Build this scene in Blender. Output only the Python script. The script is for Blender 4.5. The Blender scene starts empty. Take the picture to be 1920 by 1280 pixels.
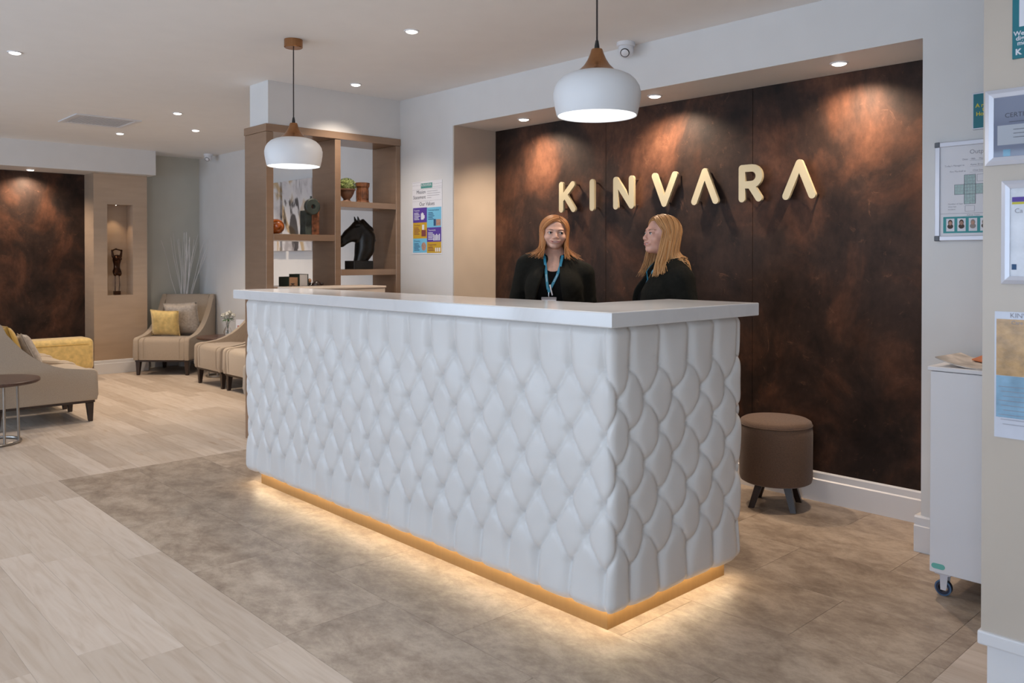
import bpy, bmesh, math, random
import numpy as np
from mathutils import Vector, Matrix, Euler

random.seed(7)
rng = np.random.default_rng(7)
SC = bpy.context.scene
COL = SC.collection
PI = math.pi
R = math.radians

# ------------------------------------------------------------------ camera, world, daylight, exposure
cam_d = bpy.data.cameras.new('camera')
cam = bpy.data.objects.new('camera', cam_d)
COL.objects.link(cam)
cam.location = (0, 0, 1.35)
cam.rotation_euler = (R(90 - 0.5), 0, R(46.8))
cam_d.sensor_width = 36
cam_d.lens = 1551 / 1920 * 36
cam_d.shift_y = -(640 - 499.5) / 1920
cam_d.clip_start = 0.05
cam_d.dof.use_dof = True
cam_d.dof.focus_distance = 4.3
cam_d.dof.aperture_fstop = 5.0
SC.camera = cam

world = bpy.data.worlds.new('world')
SC.world = world
world.use_nodes = True
world.node_tree.nodes['Background'].inputs['Color'].default_value = (0.62, 0.74, 1.0, 1)
world.node_tree.nodes['Background'].inputs['Strength'].default_value = 0.6

def area_light(name, loc, rot, sx, sy, power, col):
    l = bpy.data.lights.new(name, 'AREA')
    l.shape = 'RECTANGLE'; l.size = sx; l.size_y = sy
    l.energy = power; l.color = col
    o = bpy.data.objects.new(name, l); COL.objects.link(o)
    o.location = loc; o.rotation_euler = rot
    return o

# daylight through the street-front windows behind the photographer (wall at y = -3)
WINDOWS = [(-9.6, -7.8), (-7.4, -5.6), (-5.2, -3.4), (-3.1, -0.4), (0.0, 1.5)]  # last window is added, to brighten the near wall and desk end
for _x0, _x1 in WINDOWS:
    area_light('window_daylight', ((_x0 + _x1) / 2, -3.02, 1.42), (R(90), 0, 0), _x1 - _x0 - 0.1, 1.9, {-9.6: 66, -7.4: 54, -3.1: 40, 0.0: 84}.get(_x0, 28), (0.62, 0.79, 1.0))

SC.view_settings.view_transform = 'Standard'
SC.view_settings.look = 'None'
SC.view_settings.exposure = -0.2
SC.view_settings.gamma = 1.0
SC.view_settings.use_curve_mapping = False
SC.cycles.caustics_reflective = False
SC.cycles.caustics_refractive = False

# ------------------------------------------------------------------ material helpers
def ramp(nt, stops):
    n = nt.nodes.new('ShaderNodeValToRGB')
    els = n.color_ramp.elements
    while len(els) > len(stops): els.remove(els[-1])
    while len(els) < len(stops): els.new(1.0)
    for e, (p, c) in zip(els, stops):
        e.position = p; e.color = (c[0], c[1], c[2], 1)
    return n

def srgb(r, g, b):
    f = lambda c: (c / 255 / 12.92) if c / 255 <= 0.04045 else ((c / 255 + 0.055) / 1.055) ** 2.4
    return (f(r), f(g), f(b))

def M(name, col, rough=0.5, metal=0.0, var=0.05, scale=6.0, stretch=(1, 1, 1), bump=0.0, bscale=150.0,
      emit=0.0, ecol=None, spec=0.5, coat=0.0, sheen=0.0, trans=0.0, rvar=0.0, bstretch=None):
    m = bpy.data.materials.new(name); m.use_nodes = True
    nt = m.node_tree; b = nt.nodes['Principled BSDF']
    tc = nt.nodes.new('ShaderNodeTexCoord'); mp = nt.nodes.new('ShaderNodeMapping')
    mp.inputs['Scale'].default_value = stretch
    nt.links.new(tc.outputs['Object'], mp.inputs['Vector'])
    no = nt.nodes.new('ShaderNodeTexNoise'); no.inputs['Scale'].default_value = scale; no.inputs['Detail'].default_value = 4 if var > 0.04 else 1
    nt.links.new(mp.outputs['Vector'], no.inputs['Vector'])
    lo = [max(0, c * (1 - var)) for c in col]; hi = [min(1, c * (1 + var)) for c in col]
    rp = ramp(nt, [(0.3, lo), (0.7, hi)])
    nt.links.new(no.outputs['Fac'], rp.inputs['Fac'])
    nt.links.new(rp.outputs['Color'], b.inputs['Base Color'])
    b.inputs['Roughness'].default_value = rough
    b.inputs['Metallic'].default_value = metal
    b.inputs['Specular IOR Level'].default_value = spec
    if coat: b.inputs['Coat Weight'].default_value = coat; b.inputs['Coat Roughness'].default_value = 0.1
    if sheen: b.inputs['Sheen Weight'].default_value = sheen; b.inputs['Sheen Roughness'].default_value = 0.5
    if trans: b.inputs['Transmission Weight'].default_value = trans
    if emit:
        b.inputs['Emission Color'].default_value = (*(ecol or col), 1); b.inputs['Emission Strength'].default_value = emit
    if bump:
        n2 = nt.nodes.new('ShaderNodeTexNoise'); n2.inputs['Scale'].default_value = bscale; n2.inputs['Detail'].default_value = 3
        m2 = nt.nodes.new('ShaderNodeMapping'); m2.inputs['Scale'].default_value = bstretch or stretch
        nt.links.new(tc.outputs['Object'], m2.inputs['Vector']); nt.links.new(m2.outputs['Vector'], n2.inputs['Vector'])
        bp = nt.nodes.new('ShaderNodeBump'); bp.inputs['Strength'].default_value = bump; bp.inputs['Distance'].default_value = 0.002
        nt.links.new(n2.outputs['Fac'], bp.inputs['Height']); nt.links.new(bp.outputs['Normal'], b.inputs['Normal'])
    return m

MAT = {}
MAT['paint'] = M('wall_paint', (0.70, 0.685, 0.67), 0.55, var=0.015)
MAT['paint_grey'] = M('grey_green_paint', (0.50, 0.495, 0.435), 0.35, var=0.02)
MAT['ceiling'] = M('ceiling_paint', (0.84, 0.83, 0.82), 0.7, var=0.01)
MAT['skirting'] = M('skirting_gloss', (0.72, 0.71, 0.72), 0.3, var=0.01)
MAT['beige'] = M('beige_vinyl_wall', (0.55, 0.475, 0.40), 0.22, var=0.04, scale=3)
MAT['bronze'] = M('bronze_laminate', (0.34, 0.22, 0.145), 0.25, metal=0.35, var=0.05, scale=4, stretch=(1, 1, 8))
MAT['bronze_col'] = M('bronze_column_laminate', (0.50, 0.37, 0.265), 0.2, metal=0.2, var=0.05, scale=3, stretch=(1, 1, 6))
MAT['recess'] = M('warm_recess_paint', (0.52, 0.44, 0.36), 0.5, var=0.03)
MAT['leather'] = M('white_leather', (0.725, 0.70, 0.675), 0.36, var=0.015, scale=5)
MAT['button'] = M('white_leather_button', (0.74, 0.715, 0.69), 0.35, var=0.01)
MAT['gold'] = M('brass_plinth', (0.30, 0.17, 0.062), 0.5, metal=0.3, var=0.05, stretch=(8, 8, 1))
MAT['letter'] = M('champagne_gold_acrylic', (0.50, 0.43, 0.275), 0.36, metal=0.2, var=0.02)
MAT['chrome'] = M('chrome', (0.62, 0.62, 0.62), 0.18, metal=1.0, var=0.02)
MAT['copper'] = M('brushed_copper', (0.37, 0.18, 0.08), 0.26, metal=0.9, var=0.1, scale=14, stretch=(6, 6, 0.5))
MAT['white_metal'] = M('white_lamp_metal', (0.78, 0.78, 0.79), 0.45, var=0.01)
MAT['white_plastic'] = M('white_plastic', (0.72, 0.72, 0.74), 0.35, var=0.01)
MAT['black'] = M('black_plastic', (0.012, 0.012, 0.013), 0.35, var=0.05)
MAT['cord'] = M('brown_cord', (0.03, 0.018, 0.015), 0.6)
MAT['lamp_glow'] = M('lamp_glow', (0.9, 0.9, 0.88), 0.5, emit=2.2, ecol=(0.94, 0.98, 1.0))
MAT['spot_glow'] = M('downlight_glow', (0.9, 0.9, 0.9), 0.5, emit=9, ecol=(1, 0.95, 0.88))
MAT['led'] = M('warm_led', (0.9, 0.8, 0.6), 0.5, emit=22, ecol=(1.0, 0.81, 0.54))
MAT['fabric'] = M('taupe_weave', (0.36, 0.285, 0.215), 0.85, var=0.14, scale=260, bump=0.3, bscale=500, sheen=0.2)
MAT['fabric_l'] = M('oat_weave', (0.44, 0.355, 0.27), 0.85, var=0.12, scale=260, bump=0.3, bscale=500, sheen=0.2)
MAT['fabric_d'] = M('brown_weave', (0.115, 0.066, 0.042), 0.8, var=0.25, scale=120, stretch=(1, 1, 4), bump=0.3, bscale=400, sheen=0.2)
MAT['yellow'] = M('mustard_velvet', (0.62, 0.40, 0.085), 0.7, var=0.12, scale=16, sheen=0.4, bump=0.1, bscale=60)
MAT['yellow2'] = M('pale_mustard_velvet', (0.66, 0.47, 0.17), 0.7, var=0.18, scale=22, sheen=0.4, bump=0.1, bscale=60)
MAT['silver_fab'] = M('patterned_grey_satin', (0.40, 0.34, 0.285), 0.42, var=0.2, scale=45, sheen=0.3)
MAT['wood_dark'] = M('dark_wood', (0.035, 0.02, 0.015), 0.35, var=0.3, scale=8, stretch=(8, 1, 1))
MAT['wood_table'] = M('walnut_top', (0.085, 0.045, 0.032), 0.35, var=0.25, scale=10, stretch=(1, 8, 1))
MAT['steel'] = M('dull_steel', (0.34, 0.31, 0.28), 0.3, metal=0.9)
MAT['paper'] = M('white_paper', (0.76, 0.75, 0.78), 0.6, var=0.01)
MAT['laminate_w'] = M('white_cabinet', (0.70, 0.69, 0.71), 0.35, var=0.01)
MAT['cream'] = M('cream_laminate', (0.68, 0.57, 0.47), 0.35, var=0.02)
MAT['purple'] = M('print_purple', (0.10, 0.05, 0.32), 0.5, var=0.02)
MAT['sky'] = M('print_light_blue', (0.19, 0.52, 0.72), 0.5, var=0.02)
MAT['mustard'] = M('print_mustard', (0.60, 0.36, 0.03), 0.5, var=0.02)
MAT['teal'] = M('print_teal', (0.005, 0.16, 0.20), 0.4, var=0.05)
MAT['teal2'] = M('print_green_teal', (0.09, 0.30, 0.27), 0.5, var=0.03)
MAT['ink'] = M('print_ink', (0.03, 0.03, 0.05), 0.6)
MAT['ink_grey'] = M('print_grey', (0.30, 0.29, 0.33), 0.6)
MAT['ink_blue'] = M('print_navy', (0.03, 0.09, 0.20), 0.6)
MAT['ink_yellow'] = M('print_yellow', (0.62, 0.55, 0.05), 0.6)
MAT['ink_white'] = M('print_white', (0.75, 0.75, 0.80), 0.6)
MAT['maroon'] = M('print_maroon', (0.22, 0.06, 0.06), 0.6)
MAT['skin_print'] = M('print_skin', (0.45, 0.26, 0.19), 0.6, var=0.2, scale=80)
MAT['grey_cap'] = M('grey_corner_cap', (0.13, 0.14, 0.16), 0.5)
MAT['alu'] = M('pale_aluminium', (0.66, 0.66, 0.72), 0.35, metal=0.3, var=0.02)
MAT['mint'] = M('mint_sticker', (0.14, 0.44, 0.38), 0.5, var=0.03)
MAT['navy_rubber'] = M('navy_rubber', (0.015, 0.022, 0.05), 0.4)
MAT['blue_rubber'] = M('blue_tyre', (0.06, 0.12, 0.22), 0.35)

def copper_panel():
    m = bpy.data.materials.new('oxidised_copper_panel'); m.use_nodes = True
    nt = m.node_tree; b = nt.nodes['Principled BSDF']
    tc = nt.nodes.new('ShaderNodeTexCoord')
    def noise(scale, det, dist=0.0, st=(1, 1, 1), rough=0.6):
        mp = nt.nodes.new('ShaderNodeMapping'); mp.inputs['Scale'].default_value = st
        nt.links.new(tc.outputs['Object'], mp.inputs['Vector'])
        n = nt.nodes.new('ShaderNodeTexNoise'); n.inputs['Scale'].default_value = scale; n.inputs['Detail'].default_value = det
        n.inputs['Distortion'].default_value = dist; n.inputs['Roughness'].default_value = rough
        nt.links.new(mp.outputs['Vector'], n.inputs['Vector']); return n
    n1 = noise(2.4, 10, 0.5, (1, 1, 0.75), 0.62)
    r1 = ramp(nt, [(0.35, (0.021, 0.014, 0.012)), (0.49, (0.041, 0.024, 0.018)), (0.61, (0.095, 0.043, 0.026)), (0.78, (0.17, 0.08, 0.047))])
    nt.links.new(n1.outputs['Fac'], r1.inputs['Fac'])
    n2 = noise(7, 10, 2.2, (1, 1, 0.8), 0.75)
    r2 = ramp(nt, [(0.60, (0, 0, 0)), (0.72, (1, 1, 1))])
    nt.links.new(n2.outputs['Fac'], r2.inputs['Fac'])
    mx = nt.nodes.new('ShaderNodeMixRGB'); mx.blend_type = 'MIX'; mx.inputs[2].default_value = (0.24, 0.115, 0.065, 1)
    ml = nt.nodes.new('ShaderNodeMath'); ml.operation = 'MULTIPLY'; ml.inputs[1].default_value = 0.55
    nt.links.new(r2.outputs['Color'], ml.inputs[0]); nt.links.new(ml.outputs[0], mx.inputs[0])
    nt.links.new(r1.outputs['Color'], mx.inputs[1])
    n3 = noise(3.2, 6, 0.3)
    r3 = ramp(nt, [(0.35, (0.45, 0.45, 0.45)), (0.6, (1.0, 1.0, 1.0))])
    nt.links.new(n3.outputs['Fac'], r3.inputs['Fac'])
    m3 = nt.nodes.new('ShaderNodeMixRGB'); m3.blend_type = 'MULTIPLY'; m3.inputs[0].default_value = 0.8
    nt.links.new(mx.outputs[0], m3.inputs[1]); nt.links.new(r3.outputs['Color'], m3.inputs[2])
    n4 = noise(38, 5, 0.0, (1, 1, 0.6), 0.7)
    r4 = ramp(nt, [(0.3, (0.80, 0.80, 0.80)), (0.7, (1.15, 1.12, 1.1))])
    nt.links.new(n4.outputs['Fac'], r4.inputs['Fac'])
    m4 = nt.nodes.new('ShaderNodeMixRGB'); m4.blend_type = 'MULTIPLY'; m4.inputs[0].default_value = 1.0
    nt.links.new(m3.outputs[0], m4.inputs[1]); nt.links.new(r4.outputs['Color'], m4.inputs[2])
    nt.links.new(m4.outputs[0], b.inputs['Base Color'])
    b.inputs['Metallic'].default_value = 0.1
    b.inputs['Roughness'].default_value = 0.5
    b.inputs['Specular IOR Level'].default_value = 0.18

    return m
MAT['panel'] = copper_panel()

def wood_floor():
    m = bpy.data.materials.new('pale_oak_plank'); m.use_nodes = True
    nt = m.node_tree; b = nt.nodes['Principled BSDF']
    tc = nt.nodes.new('ShaderNodeTexCoord'); oi = nt.nodes.new('ShaderNodeObjectInfo')
    cb = nt.nodes.new('ShaderNodeCombineXYZ')
    mu = nt.nodes.new('ShaderNodeMath'); mu.operation = 'MULTIPLY'; mu.inputs[1].default_value = 40
    nt.links.new(oi.outputs['Random'], mu.inputs[0])
    nt.links.new(mu.outputs[0], cb.inputs['X']); nt.links.new(mu.outputs[0], cb.inputs['Y']); nt.links.new(mu.outputs[0], cb.inputs['Z'])
    ad = nt.nodes.new('ShaderNodeVectorMath'); ad.operation = 'ADD'
    nt.links.new(tc.outputs['Object'], ad.inputs[0]); nt.links.new(cb.outputs[0], ad.inputs[1])
    def noise(sc, det, st, dist=0.0):
        mp = nt.nodes.new('ShaderNodeMapping'); mp.inputs['Scale'].default_value = st
        nt.links.new(ad.outputs[0], mp.inputs['Vector'])
        n = nt.nodes.new('ShaderNodeTexNoise'); n.inputs['Scale'].default_value = sc; n.inputs['Detail'].default_value = det; n.inputs['Distortion'].default_value = dist
        nt.links.new(mp.outputs['Vector'], n.inputs['Vector']); return n
    g = noise(3.0, 6, (0.9, 9, 1), 1.2)
    rg = ramp(nt, [(0.28, (0.48, 0.385, 0.305)), (0.5, (0.56, 0.468, 0.388)), (0.72, (0.60, 0.515, 0.438))])
    nt.links.new(g.outputs['Fac'], rg.inputs['Fac'])
    k = noise(1.5, 3, (1.2, 5, 1), 0.5)
    rk = ramp(nt, [(0.68, (1, 1, 1)), (0.76, (0.80, 0.70, 0.60))])
    nt.links.new(k.outputs['Fac'], rk.inputs['Fac'])
    mx = nt.nodes.new('ShaderNodeMixRGB'); mx.blend_type = 'MULTIPLY'; mx.inputs[0].default_value = 1
    nt.links.new(rg.outputs['Color'], mx.inputs[1]); nt.links.new(rk.outputs['Color'], mx.inputs[2])
    ro = ramp(nt, [(0.0, (0.83, 0.80, 0.775)), (0.5, (0.98, 0.97, 0.96)), (1.0, (1.07, 1.07, 1.08))])
    nt.links.new(oi.outputs['Random'], ro.inputs['Fac'])
    m2 = nt.nodes.new('ShaderNodeMixRGB'); m2.blend_type = 'MULTIPLY'; m2.inputs[0].default_value = 1
    nt.links.new(mx.outputs[0], m2.inputs[1]); nt.links.new(ro.outputs['Color'], m2.inputs[2])
    nt.links.new(m2.outputs[0], b.inputs['Base Color'])
    b.inputs['Roughness'].default_value = 0.42; b.inputs['Specular IOR Level'].default_value = 0.4
    return m
MAT['plank'] = wood_floor()

def stone_floor():
    m = bpy.data.materials.new('taupe_stone_vinyl'); m.use_nodes = True
    nt = m.node_tree; b = nt.nodes['Principled BSDF']
    tc = nt.nodes.new('ShaderNodeTexCoord'); oi = nt.nodes.new('ShaderNodeObjectInfo')
    mu = nt.nodes.new('ShaderNodeMath'); mu.operation = 'MULTIPLY'; mu.inputs[1].default_value = 30
    nt.links.new(oi.outputs['Random'], mu.inputs[0])
    ad = nt.nodes.new('ShaderNodeVectorMath'); ad.operation = 'ADD'
    nt.links.new(tc.outputs['Object'], ad.inputs[0]); nt.links.new(mu.outputs[0], ad.inputs[1])
    def noise(sc, det, st, dist, rg=0.65):
        mp = nt.nodes.new('ShaderNodeMapping'); mp.inputs['Scale'].default_value = st; mp.inputs['Rotation'].default_value = (0, 0, R(38))
        nt.links.new(ad.outputs[0], mp.inputs['Vector'])
        n = nt.nodes.new('ShaderNodeTexNoise'); n.inputs['Scale'].default_value = sc; n.inputs['Detail'].default_value = det
        n.inputs['Distortion'].default_value = dist; n.inputs['Roughness'].default_value = rg
        nt.links.new(mp.outputs['Vector'], n.inputs['Vector']); return n
    n1 = noise(5.0, 9, (1, 1.5, 1), 0.2, 0.78)
    r1 = ramp(nt, [(0.30, (0.20, 0.147, 0.106)), (0.46, (0.33, 0.255, 0.193)), (0.58, (0.44, 0.352, 0.273)), (0.74, (0.55, 0.46, 0.37))])
    nt.links.new(n1.outputs['Fac'], r1.inputs['Fac'])
    ro = ramp(nt, [(0.0, (0.92, 0.92, 0.92)), (1.0, (1.06, 1.06, 1.06))])
    nt.links.new(oi.outputs['Random'], ro.inputs['Fac'])
    m2 = nt.nodes.new('ShaderNodeMixRGB'); m2.blend_type = 'MULTIPLY'; m2.inputs[0].default_value = 1
    nt.links.new(r1.outputs['Color'], m2.inputs[1]); nt.links.new(ro.outputs['Color'], m2.inputs[2])
    nt.links.new(m2.outputs[0], b.inputs['Base Color'])
    b.inputs['Roughness'].default_value = 0.42; b.inputs['Specular IOR Level'].default_value = 0.45
    return m
MAT['tile'] = stone_floor()

def quartz():
    m = bpy.data.materials.new('white_quartz'); m.use_nodes = True
    nt = m.node_tree; b = nt.nodes['Principled BSDF']
    tc = nt.nodes.new('ShaderNodeTexCoord')
    n = nt.nodes.new('ShaderNodeTexNoise'); n.inputs['Scale'].default_value = 1.6; n.inputs['Detail'].default_value = 6; n.inputs['Distortion'].default_value = 1.5
    nt.links.new(tc.outputs['Object'], n.inputs['Vector'])
    r = ramp(nt, [(0.46, (0.74, 0.72, 0.71)), (0.5, (0.715, 0.695, 0.685)), (0.54, (0.74, 0.72, 0.71))])
    nt.links.new(n.outputs['Fac'], r.inputs['Fac']); nt.links.new(r.outputs['Color'], b.inputs['Base Color'])
    b.inputs['Roughness'].default_value = 0.12
    return m
MAT['quartz'] = quartz()

def glass(name, col=(1, 1, 1), rough=0.02):
    m = bpy.data.materials.new(name); m.use_nodes = True
    nt = m.node_tree; b = nt.nodes['Principled BSDF']
    b.inputs['Base Color'].default_value = (*col, 1); b.inputs['Roughness'].default_value = rough
    b.inputs['Transmission Weight'].default_value = 1.0; b.inputs['IOR'].default_value = 1.45
    return m
MAT['glass'] = glass('clear_glass')

def pane():
    m = bpy.data.materials.new('picture_pane'); m.use_nodes = True
    nt = m.node_tree
    for n in list(nt.nodes):
        if n.type == 'BSDF_PRINCIPLED': nt.nodes.remove(n)
    o = nt.nodes['Material Output']
    tr = nt.nodes.new('ShaderNodeBsdfTransparent'); gl = nt.nodes.new('ShaderNodeBsdfGlossy'); gl.inputs['Roughness'].default_value = 0.04
    fr = nt.nodes.new('ShaderNodeFresnel'); fr.inputs['IOR'].default_value = 1.5
    mx = nt.nodes.new('ShaderNodeMixShader')
    nt.links.new(fr.outputs[0], mx.inputs[0]); nt.links.new(tr.outputs[0], mx.inputs[1]); nt.links.new(gl.outputs[0], mx.inputs[2])
    nt.links.new(mx.outputs[0], o.inputs['Surface'])
    return m
MAT['pane'] = pane()

# ------------------------------------------------------------------ geometry helpers
def link_mesh(name, me, mat=None, parent=None, loc=None, rot=None):
    o = bpy.data.objects.new(name, me)
    COL.objects.link(o)
    if mat is not None and len(me.materials) == 0: me.materials.append(mat)
    if parent is not None: o.parent = parent
    if loc is not None: o.location = loc
    if rot is not None: o.rotation_euler = rot
    return o

def obj(name, bm, mat, parent=None, smooth=False, loc=None, rot=None):
    bmesh.ops.recalc_face_normals(bm, faces=bm.faces)
    me = bpy.data.meshes.new(name); bm.to_mesh(me); bm.free()
    if smooth:
        for p in me.polygons: p.use_smooth = True
        if smooth != 'all':
            me.set_sharp_from_angle(angle=R(42))
    me.materials.append(mat)
    return link_mesh(name, me, None, parent, loc, rot)

def tag(o, label=None, cat=None, group=None, kind=None):
    if label: o['label'] = label
    if cat: o['category'] = cat
    if group: o['group'] = group
    if kind: o['kind'] = kind
    return o

def struct(name, bm, mat, parent=None, smooth=False):
    o = obj(name, bm, mat, parent, smooth)
    o['kind'] = 'structure'
    return o

def thing(name, label, cat, loc=(0, 0, 0), rotz=0.0, group=None):
    o = bpy.data.objects.new(name, None); COL.objects.link(o)
    o.empty_display_size = 0.1
    o.location = loc; o.rotation_euler = (0, 0, rotz)
    return tag(o, label, cat, group)

def copy_tree(o, parent=None):
    c = o.copy(); COL.objects.link(c); c.parent = parent
    for ch in list(o.children): copy_tree(ch, c)
    return c

def box(bm, x0, x1, y0, y1, z0, z1, bev=0.0, seg=2):
    g = bmesh.ops.create_cube(bm, size=1.0)
    vs = g['verts']
    for v in vs:
        v.co = Vector(((x0 + x1) / 2 + v.co.x * (x1 - x0), (y0 + y1) / 2 + v.co.y * (y1 - y0), (z0 + z1) / 2 + v.co.z * (z1 - z0)))
    if bev > 0:
        es = set()
        for v in vs:
            for e in v.link_edges: es.add(e)
        bmesh.ops.bevel(bm, geom=list(es), offset=bev, segments=seg, affect='EDGES', profile=0.5)
    return bm

def BX(x0, x1, y0, y1, z0, z1, bev=0.0, seg=2):
    return box(bmesh.new(), x0, x1, y0, y1, z0, z1, bev, seg)

def prism(bm, poly, axis, a0, a1, bev=0.0, seg=2):
    """poly: list of 2D points; axis 'x' -> (y,z), 'y' -> (x,z), 'z' -> (x,y); extruded a0..a1"""
    def P(p, a):
        if axis == 'x': return (a, p[0], p[1])
        if axis == 'y': return (p[0], a, p[1])
        return (p[0], p[1], a)
    v0 = [bm.verts.new(P(p, a0)) for p in poly]; v1 = [bm.verts.new(P(p, a1)) for p in poly]
    f0 = bm.faces.new(v0); f1 = bm.faces.new(list(reversed(v1)))
    n = len(poly)
    for i in range(n): bm.faces.new((v0[i], v1[i], v1[(i + 1) % n], v0[(i + 1) % n]))
    if bev > 0:
        es = list(f0.edges) + list(f1.edges)
        bmesh.ops.bevel(bm, geom=es, offset=bev, segments=seg, affect='EDGES', profile=0.5)
    return bm

def lathe(bm, prof, seg=32, c=(0, 0, 0), cap=True):
    rings = []
    for r, z in prof:
        if r < 1e-6:
            rings.append([bm.verts.new((c[0], c[1], c[2] + z))])
        else:
            rings.append([bm.verts.new((c[0] + r * math.cos(2 * PI * i / seg), c[1] + r * math.sin(2 * PI * i / seg), c[2] + z)) for i in range(seg)])
    for a, b in zip(rings[:-1], rings[1:]):
        for i in range(seg):
            j = (i + 1) % seg
            if len(a) == 1 and len(b) == 1: continue
            if len(a) == 1: bm.faces.new((a[0], b[i], b[j]))
            elif len(b) == 1: bm.faces.new((a[i], a[j], b[0]))
            else: bm.faces.new((a[i], a[j], b[j], b[i]))
    if cap:
        for rg in (rings[0], rings[-1]):
            if len(rg) > 2:
                try: bm.faces.new(rg)
                except ValueError: pass
    return bm

def tube(bm, pts, r, seg=8, cap=True):
    pts = [Vector(p) for p in pts]
    rr = r if isinstance(r, (list, tuple)) else [r] * len(pts)
    rings = []
    t0 = (pts[1] - pts[0]).normalized()
    up = Vector((0, 0, 1)) if abs(t0.z) < 0.9 else Vector((1, 0, 0))
    n = t0.cross(up).normalized()
    for i, p in enumerate(pts):
        if i == 0: t = pts[1] - pts[0]
        elif i == len(pts) - 1: t = pts[-1] - pts[-2]
        else: t = pts[i + 1] - pts[i - 1]
        t.normalize()
        n = (n - t * n.dot(t))
        if n.length < 1e-6: n = t.orthogonal()
        n.normalize(); b = t.cross(n)
        rings.append([bm.verts.new(p + (n * math.cos(2 * PI * k / seg) + b * math.sin(2 * PI * k / seg)) * rr[i]) for k in range(seg)])
    for a, b in zip(rings[:-1], rings[1:]):
        for k in range(seg):
            bm.faces.new((a[k], a[(k + 1) % seg], b[(k + 1) % seg], b[k]))
    if cap:
        bm.faces.new(list(reversed(rings[0]))); bm.faces.new(rings[-1])
    return bm

def ellip(bm, c, r, u=16, v=10, rot=None):
    m = Matrix.Translation(c) @ (rot.to_4x4() if rot is not None else Matrix()) @ Matrix.Diagonal((r[0], r[1], r[2], 1))
    bmesh.ops.create_uvsphere(bm, u_segments=u, v_segments=v, radius=1.0, matrix=m)
    return bm

def np_mesh(name, V, F, smooth=True):
    me = bpy.data.meshes.new(name)
    V = np.asarray(V, np.float32); F = np.asarray(F, np.int32)
    nf, k = F.shape
    me.vertices.add(len(V)); me.vertices.foreach_set('co', V.ravel())
    me.loops.add(nf * k); me.loops.foreach_set('vertex_index', F.ravel())
    me.polygons.add(nf)
    me.polygons.foreach_set('loop_start', np.arange(0, nf * k, k, dtype=np.int32))
    me.polygons.foreach_set('loop_total', np.full(nf, k, np.int32))
    if smooth: me.polygons.foreach_set('use_smooth', np.ones(nf, bool))
    me.update(calc_edges=True); me.validate()
    return me

def text_bm(bm, s, size, x, z, y, align='LEFT', face='-y', bold=0.0, sx=1.0):
    """flat lettering in the x-z plane at depth y, read from the -y side"""
    cu = bpy.data.curves.new('t', 'FONT'); cu.body = s; cu.size = size; cu.align_x = align; cu.offset = bold
    cu.resolution_u = 3
    o = bpy.data.objects.new('t', cu); COL.objects.link(o)
    dg = bpy.context.evaluated_depsgraph_get(); dg.update()
    me = bpy.data.meshes.new_from_object(o.evaluated_get(dg))
    bpy.data.objects.remove(o); bpy.data.curves.remove(cu)
    me.transform(Matrix(((sx, 0, 0, x), (0, 0, -1, y), (0, 1, 0, z), (0, 0, 0, 1))))
    bm.from_mesh(me); bpy.data.meshes.remove(me)
    return bm

def qd(bm, x0, x1, z0, z1, y):
    vs = [bm.verts.new(p) for p in ((x0, y, z0), (x1, y, z0), (x1, y, z1), (x0, y, z1))]
    bm.faces.new(vs); return bm

# ------------------------------------------------------------------ the setting
ZC = 2.65
floor = struct('floor', BX(-10.9, 1.75, -3.15, 4.55, -0.08, -0.005), MAT['plank'])
_cache = {}
def slab(name, x0, x1, y0, y1, mat, gap):
    w, d = round(x1 - x0 - 2 * gap, 4), round(y1 - y0 - 2 * gap, 4)
    if w < 0.02 or d < 0.02: return
    key = (name, w, d)
    if key not in _cache:
        bm = bmesh.new()
        e = 0.0004
        lo = [bm.verts.new((sx * w / 2, sy * d / 2, -0.006)) for sx, sy in ((-1, -1), (1, -1), (1, 1), (-1, 1))]
        mi = [bm.verts.new((sx * w / 2, sy * d / 2, -e)) for sx, sy in ((-1, -1), (1, -1), (1, 1), (-1, 1))]
        hi = [bm.verts.new((sx * (w / 2 - e), sy * (d / 2 - e), 0)) for sx, sy in ((-1, -1), (1, -1), (1, 1), (-1, 1))]
        for a, b in ((lo, mi), (mi, hi)):
            for i in range(4): bm.faces.new((a[i], a[(i + 1) % 4], b[(i + 1) % 4], b[i]))
        bm.faces.new(hi)
        me = bpy.data.meshes.new(name); bm.to_mesh(me); bm.free(); me.materials.append(mat)
        _cache[key] = me
    o = bpy.data.objects.new(name, _cache[key]); COL.objects.link(o)
    o.parent = floor; o.location = ((x0 + x1) / 2, (y0 + y1) / 2, 0)
PW, PL = 0.147, 1.22
def plank_rows(xa, xb, ya, yb, seed):
    r = random.Random(seed)
    y = yb; k = 0
    while y > ya + 1e-4:
        y0 = max(ya, y - PW)
        x = xa - r.random() * PL
        while x < xb - 1e-4:
            x0, x1 = max(x, xa), min(x + PL, xb)
            slab('plank', x0, x1, y0, y, MAT['plank'], 0.0002)
            x += PL
        y = y0; k += 1
SX0, SX1, SY0 = -5.57, -1.0, 1.43
plank_rows(-10.72, SX0, 0.55, 4.40, 3)
plank_rows(SX0, -1.0, 0.255, SY0, 5)
plank_rows(-1.0, 0.6, 1.43, 3.99, 9)
TW, TD = 0.82, 0.44
k = 0; y = SY0
while y < 4.40:
    y1 = min(y + TD, 4.42)
    x = -3.53 - 3 * TW + (0.0 if k % 2 == 0 else TW / 2)
    while x > SX0: x -= TW
    while x < -1.08:
        slab('floor_tile', max(x, SX0), min(x + TW, -1.075), y, y1, MAT['tile'], 0.0006)
        x += TW
    y = y1; k += 1
slab('floor_tile', -1.075, SX1, SY0, 2.9, MAT['tile'], 0.0006)
slab('floor_tile', -1.075, SX1, 2.9, 3.99, MAT['tile'], 0.0006)

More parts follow.
